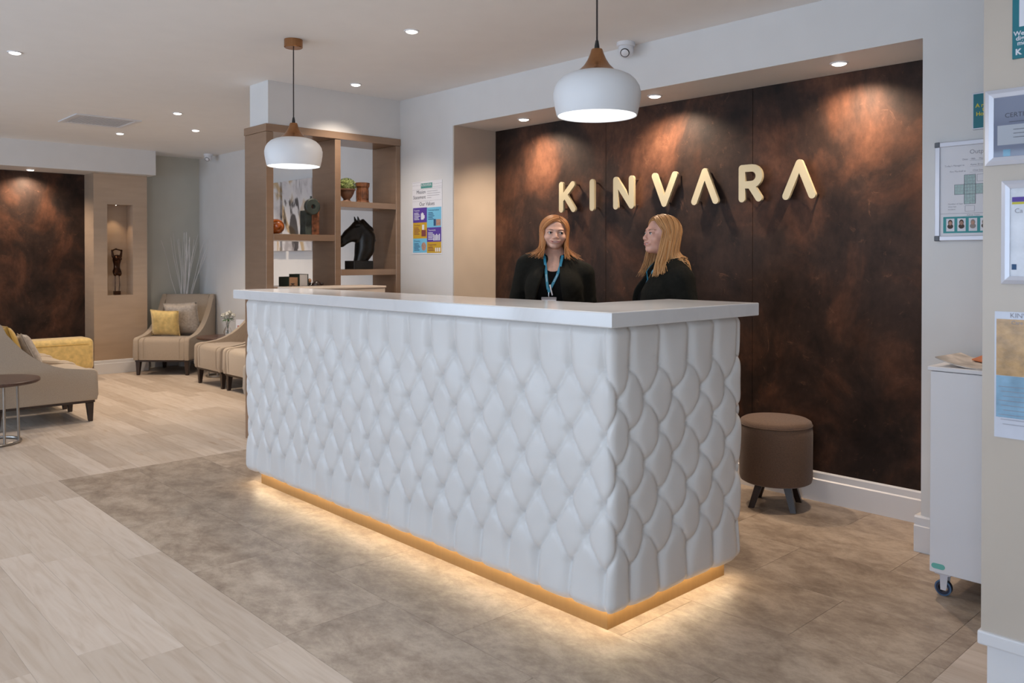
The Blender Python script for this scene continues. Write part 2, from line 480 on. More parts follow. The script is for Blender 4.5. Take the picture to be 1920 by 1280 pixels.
struct('ceiling', BX(-10.9, 1.75, -3.15, 4.6, ZC, ZC + 0.12), MAT['ceiling'])

bm = bmesh.new()
box(bm, -10.72, -5.93, 4.40, 4.55, -0.005, ZC)
box(bm, -5.93, -4.907, 3.99, 4.55, -0.005, ZC)
box(bm, -4.907, -1.487, 3.99, 4.55, 2.367, ZC)
box(bm, -4.907, -1.487, 4.44, 4.55, -0.005, 2.367)
box(bm, -1.487, 1.75, 3.99, 4.55, -0.005, ZC)
wall_back = struct('wall_back', bm, MAT['paint'])
for a, b in ((-4.893, -3.7495), (-3.7475, -2.6115), (-2.6095, -1.489)):
    obj('panel', BX(a, b, 4.415, 4.44, 0.165, 2.366, 0.0015, 1), MAT['panel'], wall_back)
struct('trim_1', BX(-4.907, -4.894, 3.991, 4.44, 0.0, 2.367), MAT['recess'])

def skirting(name, axis, a0, a1, face, out, h=0.165, t=0.018):
    """profile board; face = wall plane, out = +1/-1 direction it stands proud"""
    prof = [(0, 0), (t, 0), (t, h * 0.72), (t * 0.62, h * 0.76), (t * 0.62, h * 0.95), (t * 0.3, h), (0, h)]
    bm = bmesh.new()
    if axis == 'x': prism(bm, [(face + out * p, z) for p, z in prof], 'x', a0, a1)
    else: prism(bm, [(face + out * p, z) for p, z in prof], 'y', a0, a1)
    return struct(name, bm, MAT['skirting'])
skirting('baseboard_recess', 'x', -4.89, -1.49, 4.415, -1)
skirting('baseboard_right', 'x', -1.512, 1.6, 3.99, -1)
bm = bmesh.new(); box(bm, -1.511, -1.4875, 3.9915, 4.36, 0.0, 0.165)
struct('baseboard_return', bm, MAT['skirting'])
skirting('baseboard_middle', 'x', -5.58, -4.90, 3.99, -1)
skirting('baseboard_back', 'x', -10.60, -5.94, 4.40, -1)

# left end of the lounge: copper panelled recess, soffit, bronze column with a display niche, grey end wall
bm = bmesh.new()
box(bm, -10.9, -10.745, -3.15, 3.05, -0.005, ZC)
wall_left = struct('wall_left', bm, MAT['paint_grey'])
yy = 3.05
while yy > -2.9:
    obj('panel', BX(-10.745, -10.722, yy - 1.148, yy + (0.004 if yy > 3 else -0.001), 0.0, 2.36, 0.0015, 1), MAT['panel'], wall_left)
    yy -= 1.15
struct('wall_corner', BX(-10.9, -10.62, 3.656, 4.55, -0.005, ZC), MAT['paint_grey'])
struct('trim_2', BX(-10.9, -10.2, -3.0, 3.696, 2.36, ZC), MAT['paint'])
bm = bmesh.new()
box(bm, -10.722, -10.38, 3.051, 3.2, 0.0, 2.359)
box(bm, -10.722, -10.38, 3.49, 3.655, 0.0, 2.359)
box(bm, -10.722, -10.38, 3.2, 3.49, 0.0, 0.925)
box(bm, -10.722, -10.38, 3.2, 3.49, 2.0, 2.359)
box(bm, -10.722, -10.60, 3.2, 3.49, 0.925, 2.0)
struct('trim_3', bm, MAT['bronze_col'])
prof = [(0, 0), (0.018, 0), (0.018, 0.12), (0.011, 0.125), (0.011, 0.155), (0.005, 0.162), (0, 0.162)]
struct('baseboard_column', prism(bmesh.new(), [(-10.38 + p, z) for p, z in prof], 'y', 3.045, 3.665), MAT['skirting'])
struct('baseboard_left', prism(bmesh.new(), [(-10.62 + p, z) for p, z in prof], 'y', 3.667, 4.38), MAT['skirting'])

# near wall end on the right, with white skirting
bm = BX(-0.886, 1.75, 2.87, 3.16, 0.178, ZC)
struct('wall_near', bm, MAT['beige'])
bm = bmesh.new()
box(bm, -0.8945, 1.75, 2.8585, 3.168, 0.134, 0.178, 0.006, 2)
box(bm, -0.869, 1.75, 2.874, 3.15, 0.0, 0.136)
struct('baseboard_near', bm, MAT['skirting'])

# room behind the photographer
struct('wall_right', BX(1.6, 1.75, -3.15, 4.55, -0.005, ZC), MAT['paint'])
bm = bmesh.new()
box(bm, -10.9, 1.75, -3.2, -3.0, -0.005, 0.42)
box(bm, -10.9, 1.75, -3.2, -3.0, 2.42, ZC)
xs = [-10.9] + [v for w in WINDOWS for v in w] + [1.75]
for a, b in zip(xs[0::2], xs[1::2]): box(bm, a, b, -3.2, -3.0, 0.42, 2.42)
struct('wall_front', bm, MAT['paint'])
for i, (a, b) in enumerate(WINDOWS):  # the last frame belongs to the added, unseen window
    bm = bmesh.new()
    for x in (a, (a + b) / 2 - 0.02, b - 0.04): box(bm, x, x + 0.04, -3.13, -3.08, 0.42, 2.42)
    for z in (0.42, 2.38): box(bm, a, b, -3.13, -3.08, z, z + 0.04)
    struct('window_%d' % (i + 1), bm, MAT['white_plastic'])

# ------------------------------------------------------------------ downlights
def spot(parent, power, size, col, loc=(0, 0, -0.02), blend=0.9, tilt=(0, 0, 0), soft=0.03):
    l = bpy.data.lights.new('downlight_beam', 'SPOT')
    l.energy = power; l.spot_size = R(size); l.spot_blend = blend; l.color = col; l.shadow_soft_size = soft
    o = bpy.data.objects.new('downlight_beam', l); COL.objects.link(o)
    o.parent = parent; o.location = loc; o.rotation_euler = tilt
    return o
WARM = (1.0, 0.86, 0.72)
def downlight(x, y, z, label, power, size=115, r=0.042, group='recessed ceiling downlights', col=WARM, soft=0.03, tilt=(0, 0, 0), glow=None):
    t = thing('downlight', label, 'downlight', (x, y, z), 0, group)
    obj('trim_ring', lathe(bmesh.new(), [(r * 0.78, -0.002), (r * 0.8, -0.006), (r, -0.005), (r * 1.05, 0.0), (r * 0.7, 0.0)], 28, cap=False), MAT['white_plastic'], t, True)
    obj('lens', lathe(bmesh.new(), [(r * 0.79, -0.001), (r * 0.76, -0.007), (r * 0.5, -0.012), (0, -0.014)], 24, cap=False), glow or MAT['spot_glow'], t, True)
    spot(t, power, size, col, (0, 0, -0.03), 0.9, tilt, soft)
    return t
DL = 34
LW = (1.0, 0.82, 0.63)
downlight(-5.934, 1.289, ZC, 'recessed ceiling downlight at the far left edge nearest the viewer', DL)
downlight(-3.834, 2.817, ZC, 'recessed ceiling downlight above the reception desk between the pendants', DL)
downlight(-7.409, 2.877, ZC, 'recessed ceiling downlight right of the ceiling access panel', 105, col=LW)
downlight(-8.263, 3.389, ZC, 'recessed ceiling downlight farthest right over the lounge chairs', 105, col=LW)
downlight(-9.008, 2.905, ZC, 'recessed ceiling downlight just below the ceiling access panel in view', 105, col=LW)
downlight(-5.285, 3.37, ZC, 'recessed ceiling downlight above the shelving unit', 50)
for x, y in ((-5.9, -0.6), (-3.83, 0.2), (-3.83, -1.5), (-1.7, 0.2), (-1.7, -1.5), (0.4, 0.6), (-8.0, 0.4), (-8.0, -1.3)):  # unseen downlights added so light off the floor brightens the ceiling
    downlight(x, y, ZC, 'added ceiling downlight out of view, brightening the floor and ceiling', 54, 92, col=(1.0, 0.96, 0.92))
RW = (1.0, 0.78, 0.58)
for x, lab in ((-4.326, 'left'), (-3.152, 'middle'), (-1.972, 'right')):
    downlight(x, 4.18, 2.367, 'recessed downlight over the copper wall, %s one of three' % lab, 80, 140, 0.045, 'downlights over the copper wall', RW, tilt=(R(11), 0, 0))
downlight(-10.521, 2.432, 2.36, 'recessed downlight in the soffit over the lounge copper panel', 80, 140, 0.045, None, RW, tilt=(0, R(11), 0))

# ------------------------------------------------------------------ ceiling access panel
t = thing('ceiling_vent', 'flat grey ventilation grille set in the ceiling over the lounge', 'vent', (-8.32, 2.505, ZC))
bm = bmesh.new()
for s in (-1, 1):
    box(bm, -0.285, 0.285, s * 0.262 - 0.022, s * 0.262 + 0.022, -0.010, 0.0, 0.002, 1)
    box(bm, s * 0.263 - 0.022, s * 0.263 + 0.022, -0.24, 0.24, -0.010, 0.0, 0.002, 1)
obj('frame', bm, MAT['white_plastic'], t)
obj('back_plate', BX(-0.241, 0.241, -0.24, 0.24, -0.003, 0.0), MAT['white_plastic'], t)
sl = None
for i in range(16):
    y = -0.225 + i * 0.03
    if sl is None:
        sl = obj('slat', prism(bmesh.new(), [(-0.012, -0.009), (0.012, -0.0045), (0.012, -0.003), (-0.012, -0.0075)], 'x', -0.241, 0.241), MAT['white_plastic'], t)
        sl.location = (0, y, 0)
    else:
        c = sl.copy(); COL.objects.link(c); c.parent = t; c.location = (0, y, 0)

# ------------------------------------------------------------------ dome cameras
def dome_camera(loc, yaw, label):
    t = thing('security_camera', label, 'camera', loc, yaw)
    obj('base', lathe(bmesh.new(), [(0.054, 0), (0.056, -0.008), (0.055, -0.022), (0.05, -0.026), (0, -0.026)], 32), MAT['white_plastic'], t, True)
    b = bmesh.new(); ellip(b, (0, 0, -0.045), (0.047, 0.047, 0.047), 28, 18)
    obj('ball', b, MAT['white_plastic'], t, 'all')
    d = Vector((0, -0.80, -0.60)).normalized()
    b = bmesh.new(); lathe(b, [(0.0, 0.034), (0.012, 0.035), (0.024, 0.0415), (0.027, 0.042), (0.0285, 0.036), (0.0285, 0.02)], 28, cap=False)
    rot = Vector((0, 0, 1)).rotation_difference(d)
    bmesh.ops.transform(b, matrix=Matrix.Translation((0, 0, -0.045)) @ rot.to_matrix().to_4x4(), verts=b.verts)
    obj('lens_ring', b, MAT['black'], t, True)
    b = bmesh.new(); lathe(b, [(0.012, 0.036), (0.008, 0.0405), (0, 0.042)], 20, cap=False)
    bmesh.ops.transform(b, matrix=Matrix.Translation((0, 0, -0.045)) @ rot.to_matrix().to_4x4(), verts=b.verts)
    obj('lens', b, MAT['ink_grey'], t, True)
dome_camera((-3.16, 3.905, ZC), R(28), 'white dome security camera on the ceiling beside the right pendant lamp')
dome_camera((-10.03, 4.27, ZC), R(40), 'small white dome security camera in the far lounge corner')

# ------------------------------------------------------------------ reception desk
FX0, FX1, FY, EY = -4.73, -1.89, 2.25, 3.13     # faces of the upholstered body
ZB, ZT = 0.085, 1.112
desk = thing('reception_desk', 'white button-tufted leather reception desk on a glowing gold plinth', 'desk', (-3.31, 2.69, 0))
DO = Vector((-3.31, 2.69, 0))
def loc_bm(bm, o=DO):
    bmesh.ops.translate(bm, verts=bm.verts, vec=-o); return bm
RC = 0.026
def path(s):
    """s = 0 at the near right corner, negative along the front, positive along the right end; returns point and outward normal"""
    L = FX1 - FX0
    if s <= -L:                      # left end
        d = -L - s
        return (FX0, FY + d), (-1, 0)
    if s <= 0: return (FX1 + s, FY), (0, -1)
    return (FX1, FY + s), (1, 0)
L = FX1 - FX0
kn_s = [-L - 0.90, -L - 0.08, -L + 0.03, -0.03, 0.112, 0.112 + 0.18 * 5]
f_l = (-L + 0.03 + 0.03) / 0.168
kn_f = [f_l - 0.62 - 0.82 / 0.175, f_l - 0.62, f_l, 0.0, 1.0, 6.0]
ss = np.concatenate([np.linspace(-L - (EY - FY), -L - RC, 110), np.linspace(-L - RC, -L + RC, 14)[1:], np.linspace(-L + RC, -RC, 420)[1:], np.linspace(-RC, RC, 14)[1:], np.linspace(RC, EY - FY, 140)[1:]])
zz = np.linspace(ZB, ZT, 150)
phi = np.interp(ss, kn_s, kn_f)
psi = (zz - 0.225) / 0.1225
A = 0.042
PH, PS = np.meshgrid(phi, psi, indexing='ij')
PSc = np.clip(PS, 0, 6)
PHw = PH - 0.055 * np.abs(np.sin(PI * PSc))
a_ = PHw + PSc / 2; b_ = PHw - PSc / 2
ea = np.abs(np.sin(PI * a_)); eb = np.abs(np.sin(PI * b_))
out = np.clip(np.maximum(PS - 6, -PS), 0, 1.2)
fade = np.exp(-out * 1.6)
sat = lambda v: np.tanh(v) 
pil = sat(3.6 * ea) * sat(3.6 * eb)
rb = np.sqrt(ea ** 2 + eb ** 2)                      # grows away from a button
pit = 1 - (1 - sat(1.7 * rb)) * fade
H = A * (0.24 * pil + 0.76 * pit) + 0.004 * np.sin(2.1 * PH + 1.7 * np.sin(1.3 * PS)) * np.clip(rb, 0, 1)
H -= 0.0022 * np.exp(-(np.minimum(ea, eb) / 0.045) ** 2) * (0.4 + 0.6 * fade)
# roll in towards top and bottom edges and the free vertical ends
ed = np.minimum(zz - ZB, ZT - zz)
H -= (0.020 * np.clip(1 - ed / 0.035, 0, 1) ** 2)[None, :]
es = np.minimum(ss - ss[0], ss[-1] - ss)
H -= (0.045 * np.clip(1 - es / 0.05, 0, 1) ** 2)[:, None]
V = np.zeros((len(ss), len(zz), 3), np.float32)
for i, s in enumerate(ss):
    (px, py), n = path(s)
    # rounded corners: blend normals and pull the point inwards
    for cs, n0, n1, cx, cy in ((0.0, (0, -1), (1, 0), FX1 - RC, FY + RC), (-L, (-1, 0), (0, -1), FX0 + RC, FY + RC)):
        if abs(s - cs) < RC:
            t_ = (s - cs + RC) / (2 * RC)
            ang = t_ * PI / 2
            nx = n0[0] * math.cos(ang) + n1[0] * math.sin(ang); ny = n0[1] * math.cos(ang) + n1[1] * math.sin(ang)
            n = (nx, ny); px, py = cx + RC * nx, cy + RC * ny
    off = H[i] - 0.028
    V[i, :, 0] = px + n[0] * off; V[i, :, 1] = py + n[1] * off; V[i, :, 2] = zz
V[:, :, 0] -= DO.x; V[:, :, 1] -= DO.y
ns, nz = len(ss), len(zz)
idx = np.arange(ns * nz).reshape(ns, nz)
F = np.stack([idx[:-1, :-1], idx[1:, :-1], idx[1:, 1:], idx[:-1, 1:]], -1).reshape(-1, 4)
me = np_mesh('upholstery', V.reshape(-1, 3), F); me.materials.append(MAT['leather'])
up = link_mesh('upholstery', me, None, desk)
# carcass behind the upholstery: hollow L open towards the staff side
bm = bmesh.new()
box(bm, FX0 + 0.03, FX1 - 0.03, FY + 0.03, FY + 0.36, ZB + 0.004, ZT)
box(bm, FX1 - 0.40, FX1 - 0.03, FY + 0.36, EY - 0.03, ZB + 0.004, ZT)
box(bm, FX0 + 0.03, FX0 + 0.07, FY + 0.36, EY - 0.03, ZB + 0.004, ZT)
obj('carcass', loc_bm(bm), MAT['laminate_w'], desk)
obj('work_surface', loc_bm(BX(FX0 + 0.08, FX1 - 0.41, FY + 0.365, EY - 0.02, 0.70, 0.73, 0.003, 1)), MAT['cream'], desk)
bm = BX(-4.667, -1.95, 2.308, 3.075, 0.0, ZB + 0.003)
obj('plinth', loc_bm(bm), MAT['gold'], desk)
bm = bmesh.new()
box(bm, -4.70, -1.915, 2.278, 2.292, ZB - 0.004, ZB + 0.003)
box(bm, -1.935, -1.918, 2.292, 3.09, ZB - 0.004, ZB + 0.003)
box(bm, -4.70, -4.683, 2.292, 3.09, ZB - 0.004, ZB + 0.003)
obj('led_strip', loc_bm(bm), MAT['led'], desk)
# buttons
bme = bmesh.new(); lathe(bme, [(0.0085, -0.004), (0.009, 0.0), (0.0068, 0.0035), (0, 0.005)], 10, cap=False)
bmesh.ops.recalc_face_normals(bme, faces=bme.faces)
bm_me = bpy.data.meshes.new('button'); bme.to_mesh(bm_me); bme.free()
for p in bm_me.polygons: p.use_smooth = True
bm_me.materials.append(MAT['button'])
for r in range(7):
    z = 0.225 + r * 0.1225
    f0 = 0.0 if r % 2 == 0 else 0.5
    for kf in range(-26, 7):
        ph = kf + f0
        s = float(np.interp(ph, kn_f, kn_s))
        if s < -L - 0.05 or s > EY - FY - 0.03: continue
        (px, py), n = path(s)
        off = -0.028 - 0.0015
        o = bpy.data.objects.new('button', bm_me); COL.objects.link(o); o.parent = up
        o.location = (px + n[0] * off - DO.x, py + n[1] * off - DO.y, z)
        o.rotation_euler = Vector((0, 0, 1)).rotation_difference(Vector((n[0], n[1], 0))).to_euler()

# stone counter, one continuous L
CX0, CX1, CY0, CY1 = -4.79, -1.832, 2.19, 3.15
poly = [(CX0, CY0), (CX1, CY0), (CX1, CY1), (CX1 - 0.46, CY1), (CX1 - 0.46, CY0 + 0.44), (CX0, CY0 + 0.44)]
bm = prism(bmesh.new(), poly, 'z', 1.113, 1.167, 0.004, 2)
tag(obj('counter_top', bm, MAT['quartz']), 'glossy white stone counter top along the reception desk', 'counter top')

# ------------------------------------------------------------------ wall letters
def capsule_poly(p, q, w, n=8):
    dx, dz = q[0] - p[0], q[1] - p[1]; a = math.atan2(dz, dx)
    pts = [(q[0] + w * math.cos(a - PI / 2 + PI * i / n), q[1] + w * math.sin(a - PI / 2 + PI * i / n)) for i in range(n + 1)]
    pts += [(p[0] + w * math.cos(a + PI / 2 + PI * i / n), p[1] + w * math.sin(a + PI / 2 + PI * i / n)) for i in range(n + 1)]
    return pts
ZL, ZH = 1.709, 1.888
arc = [(-2.585 + 0.049 * math.cos(R(90 - a)), 1.8385 + 0.049 * math.sin(R(90 - a))) for a in range(0, 181, 20)]
LETTERS = [
 ('K', [((-4.123, ZL), (-4.123, ZH)), ((-4.115, 1.787), (-4.012, ZH - 0.002)), ((-4.085, 1.812), (-4.005, ZL - 0.001))], 'gold letter K, first letter of the wall sign', [(-4.123, ZL), (-4.123, ZH), (-4.012, ZH), (-4.005, ZL)]),
 ('I', [((-3.828, ZL), (-3.828, ZH))], 'gold letter I, second letter of the wall sign', [(-3.828, ZL), (-3.828, ZH)]),
 ('N', [((-3.615, ZL), (-3.615, ZH)), ((-3.48, ZL), (-3.48, ZH)), ((-3.615, ZH), (-3.48, ZL))], 'gold letter N, third letter of the wall sign', [(-3.615, ZL), (-3.48, ZH), (-3.48, ZL)]),
 ('V', [((-3.29, ZH + 0.002), (-3.213, ZL)), ((-3.213, ZL), (-3.132, ZH))], 'gold letter V, fourth letter of the wall sign', [(-3.29, ZH), (-3.213, ZL), (-3.132, ZH)]),
 ('A', [((-2.984, ZL), (-2.908, ZH + 0.002)), ((-2.908, ZH + 0.002), (-2.831, ZL))], 'gold letter A between V and R on the wall sign', [(-2.984, ZL), (-2.908, ZH), (-2.831, ZL)]),
 ('R', [((-2.649, ZL), (-2.649, ZH)), ((-2.649, 1.8875), (-2.585, 1.8875))] + list(zip(arc[:-1], arc[1:])) + [((-2.585, 1.7895), (-2.645, 1.7895)), ((-2.592, 1.789), (-2.538, ZL))], 'gold letter R, sixth letter of the wall sign', [(-2.649, ZL), (-2.649, ZH), (-2.538, ZL)]),
 ('A', [((-2.367, ZL), (-2.286, ZH + 0.002)), ((-2.286, ZH + 0.002), (-2.21, ZL))], 'gold letter A at the right end of the wall sign', [(-2.367, ZL), (-2.286, ZH), (-2.21, ZL)]),
]
for ch, strokes, lab, pins in LETTERS:
    cx = sum(p[0] for s in strokes for p in s) / (2 * len(strokes))
    t = thing('sign_letter', lab, 'letter', (cx, 4.415, 1.688), 0, 'gold letters on the copper wall')
    bm = bmesh.new()
    for k, (p, q) in enumerate(strokes):
        # a hair of depth between overlapping strokes keeps the faces from coinciding
        prism(bm, [(x - cx, z - 1.688) for x, z in capsule_poly(p, q, 0.0215)], 'y', -0.056 - 0.00006 * k, -0.038 + 0.00006 * k)
    obj('letter_face', bm, MAT['letter'], t)
    for (x, z) in pins:
        b = bmesh.new(); tube(b, [(x - cx + 0.012, -0.0395, z - 1.688 + (0.004 if z < 1.8 else -0.004)), (x - cx + 0.012, 0.0, z - 1.688 + (0.004 if z < 1.8 else -0.004))], 0.006, 10)
        obj('standoff', b, MAT['chrome'], t, True)

# ------------------------------------------------------------------ pendant lamps
def pendant(x, y, label, light):
    t = thing('pendant_lamp', label, 'pendant lamp', (x, y, 1.90), 0, 'pendant lamps over the reception desk')
    D = ZC - 1.90
    obj('ceiling_canopy', lathe(bmesh.new(), [(0.0, D - 0.048), (0.05, D - 0.048), (0.054, D - 0.044), (0.054, D - 0.002), (0.054, D)], 32), MAT['copper'], t, True)
    obj('cord', tube(bmesh.new(), [(0, 0, 0.285), (0, 0, 0.5), (0.001, 0, D - 0.04)], 0.0036, 8), MAT['cord'], t, True)
    obj('cord_grip', lathe(bmesh.new(), [(0.0105, 0.255), (0.0095, 0.27), (0.006, 0.29), (0.004, 0.292)], 16), MAT['black'], t, True)
    obj('copper_cap', lathe(bmesh.new(), [(0.012, 0.258), (0.0205, 0.257), (0.0225, 0.253), (0.027, 0.238), (0.036, 0.217), (0.050, 0.195), (0.067, 0.178), (0.088, 0.1655)], 48), MAT['copper'], t, True)
    prof = [(0.086, 0.167), (0.108, 0.161), (0.132, 0.149), (0.150, 0.132), (0.162, 0.112), (0.168, 0.088), (0.167, 0.066), (0.162, 0.036), (0.155, 0.006), (0.153, 0.0), (0.150, 0.001), (0.152, 0.008), (0.158, 0.038), (0.163, 0.066), (0.164, 0.088), (0.158, 0.110), (0.146, 0.129), (0.128, 0.146), (0.104, 0.158), (0.086, 0.163)]
    obj('shade', lathe(bmesh.new(), prof, 64, cap=False), MAT['white_metal'], t, True)
    obj('diffuser', lathe(bmesh.new(), [(0.1495, 0.0035), (0.10, 0.0045), (0, 0.005)], 48, cap=False), MAT['lamp_glow'], t, True)
    l = bpy.data.lights.new('pendant_bulb', 'AREA'); l.shape = 'DISK'; l.size = 0.26; l.energy = light; l.color = (1.0, 0.93, 0.86)
    o = bpy.data.objects.new('pendant_bulb', l); COL.objects.link(o); o.parent = t; o.location = (0, 0, -0.004)
    return t
pendant(-4.47, 2.42, 'white and copper pendant lamp over the left end of the desk', 7)
pendant(-2.10, 2.42, 'white and copper pendant lamp in front of the copper wall', 7)

# ------------------------------------------------------------------ open shelving unit
SB = -5.586; SD = -5.93
shelf = thing('shelving_unit', 'tall bronze open shelving unit dividing reception from lounge', 'shelving unit', (SD, 2.805, 0))
def sh(name, y0, y1, z0, z1, x0=SD, x1=SB, m='bronze'):
    bm = BX(x0 - SD, x1 - SD, y0 - 2.805, y1 - 2.805, z0, z1, 0.0015, 1)
    return obj(name, bm, MAT[m], shelf)
sh('upright', 2.805, 2.862, 0.0, 2.278); sh('upright', 3.374, 3.425, 0.0, 2.278); sh('upright', 3.945, 3.988, 0.0, 2.278)
sh('top_board', 2.80, 3.988, 2.279, 2.334, SD - 0.004, SB + 0.006)
for z in (1.49, 1.10, 0.62, 0.08): sh('shelf_board', 2.863, 3.373, z, z + 0.046)
for z in (1.757, 1.224, 0.70, 0.08): sh('shelf_board', 3.426, 3.944, z, z + 0.046)
struct('trim_4', BX(-5.88, -5.59, 2.823, 3.99, 2.3345, ZC), MAT['paint'])

# ---- things on the shelves
def on_shelf(name, label, cat, y, z, x=-5.75, rotz=0.0): return thing(name, label, cat, (x, y, z), rotz)
Z1, Z2, Z3, Z4 = 1.803, 1.27, 1.536, 1.146
# topiary in an urn
MAT['urn'] = M('aged_terracotta', (0.19, 0.095, 0.055), 0.55, var=0.35, scale=18, bump=0.4, bscale=40)
MAT['leaf'] = M('pale_topiary_leaf', (0.24, 0.29, 0.09), 0.6, var=0.45, scale=40)
t = on_shelf('topiary_pot', 'round green topiary ball in a small brown urn on the shelf', 'plant', 3.58, Z1)
obj('urn', lathe(bmesh.new(), [(0.0, 0), (0.042, 0), (0.044, 0.008), (0.030, 0.018), (0.026, 0.028), (0.044, 0.05), (0.058, 0.078), (0.063, 0.098), (0.070, 0.102), (0.070, 0.110), (0.058, 0.110), (0.05, 0.104), (0, 0.104)], 32), MAT['urn'], t, True)
bm = bmesh.new(); ellip(bm, (0, 0, 0.135), (0.062, 0.062, 0.052), 16, 10)
r = random.Random(2)
for i in range(420):
    th = r.random() * 2 * PI; cz = -0.35 + 1.35 * r.random(); q = math.sqrt(max(0, 1 - cz * cz))
    n = Vector((q * math.cos(th), q * math.sin(th), cz)); c = Vector((n.x * 0.067, n.y * 0.067, 0.135 + n.z * 0.058))
    ax = n.orthogonal().normalized(); ax.rotate(Matrix.Rotation(r.random() * 6.28, 3, n)); bx = n.cross(ax)
    s = 0.008; lift = n * 0.005
    vs = [bm.verts.new(c + v) for v in (-ax * s, -bx * s * 0.6 + lift, ax * s + lift * 1.6, bx * s * 0.6 + lift)]
    bm.faces.new(vs)
o = obj('foliage', bm, MAT['leaf'], t, 'all'); o['kind'] = 'stuff'
# carved wooden column vase
MAT['carved'] = M('carved_brown_wood', (0.17, 0.065, 0.028), 0.4, var=0.65, scale=22, bump=0.7, bscale=45)
t = on_shelf('carved_column', 'short carved brown column ornament with flared top beside the topiary', 'ornament', 3.728, Z1)
bm = bmesh.new()
prof = [(0.0, 0), (0.056, 0), (0.058, 0.012), (0.052, 0.02), (0.050, 0.125), (0.058, 0.138), (0.060, 0.168), (0.050, 0.17), (0.046, 0.15), (0, 0.15)]
lathe(bm, prof, 8)
for k in range(8):
    a = PI / 8 + k * PI / 4
    b2 = bmesh.new(); box(b2, 0.046, 0.051, -0.010, 0.010, 0.035, 0.11, 0.004, 2)
    bmesh.ops.rotate(b2, verts=b2.verts, cent=(0, 0, 0), matrix=Matrix.Rotation(a, 3, 'Z'))
    m_ = bpy.data.meshes.new('t'); b2.to_mesh(m_); b2.free(); bm.from_mesh(m_); bpy.data.meshes.remove(m_)
obj('body', bm, MAT['carved'], t)
# amber ball
MAT['amber'] = M('amber_lacquer', (0.36, 0.085, 0.008), 0.12, var=0.75, scale=32, coat=0.6)
t = on_shelf('amber_ball', 'glossy mottled amber ball on the left shelf', 'ornament', 2.965, Z3)
bm = bmesh.new(); ellip(bm, (0, 0, 0.060), (0.064, 0.064, 0.058), 32, 20)
obj('ball', bm, MAT['amber'], t, 'all')
obj('foot_ring', lathe(bmesh.new(), [(0.02, 0), (0.027, 0), (0.025, 0.008), (0.02, 0.008)], 20), MAT['wood_dark'], t, True)
# totem with a pierced disc
MAT['rust'] = M('rusted_bronze', (0.20, 0.07, 0.03), 0.5, var=0.7, scale=25, bump=0.6, bscale=60)
MAT['verdi'] = M('green_black_bronze', (0.045, 0.055, 0.045), 0.45, var=0.5, scale=18, bump=0.4, bscale=50)
t = on_shelf('totem_sculpture', 'two-tone bronze totem sculpture with a pierced green disc', 'sculpture', 3.245, Z3)
bm = BX(-0.045, 0.045, -0.002, 0.062, 0.0, 0.265, 0.004, 2)
obj('rust_block', bm, MAT['rust'], t)
obj('dark_block', BX(-0.042, 0.042, -0.058, -0.003, 0.0, 0.19, 0.004, 2), MAT['verdi'], t)
bm = bmesh.new()
lathe(bm, [(0.018, -0.02), (0.056, -0.02), (0.062, -0.014), (0.062, 0.014), (0.056, 0.02), (0.018, 0.02), (0.016, 0.0), (0.018, -0.02)], 32, cap=False)
bmesh.ops.rotate(bm, verts=bm.verts, cent=(0, 0, 0), matrix=Matrix.Rotation(PI / 2, 3, 'Y'))
bmesh.ops.translate(bm, verts=bm.verts, vec=(0.064, -0.012, 0.218))
obj('pierced_disc', bm, MAT['verdi'], t, True)
bm = bmesh.new()
for q in range(3): tube(bm, [(0, 0.012 + 0.018 * q, 0.263), (0, 0.012 + 0.018 * q + 0.004, 0.285 + 0.018 * (q == 0))], 0.008, 8)
obj('top_lugs', bm, MAT['verdi'], t, True)
# boxes / books and dark trinkets on the lowest visible shelf
MAT['book_g'] = M('dark_green_cloth', (0.02, 0.035, 0.022), 0.6, var=0.2)
MAT['tan'] = M('tan_board', (0.42, 0.22, 0.11), 0.6, var=0.1)
MAT['pages'] = M('book_pages', (0.55, 0.50, 0.45), 0.7, var=0.08, stretch=(1, 30, 1))
def book(y0, y1, h, face, label):
    t = on_shelf('book', label, 'book', (y0 + y1) / 2, Z4, -5.72)
    w = (y1 - y0) / 2
    bm = bmesh.new()
    box(bm, -0.075, 0.078, -w, -w + 0.004, 0, h); box(bm, -0.075, 0.078, w - 0.004, w, 0, h); box(bm, -0.079, -0.0752, -w, w, 0, h)
    obj('cover', bm, MAT['book_g'], t)
    obj('page_block', BX(-0.075, 0.073, -w + 0.0042, w - 0.0042, 0.004, h - 0.004), MAT[face], t)
book(3.012, 3.092, 0.072, 'tan', 'shorter dark green book with tan page edges on the low shelf')
book(3.098, 3.175, 0.092, 'pages', 'taller dark green book with white page edges on the low shelf')
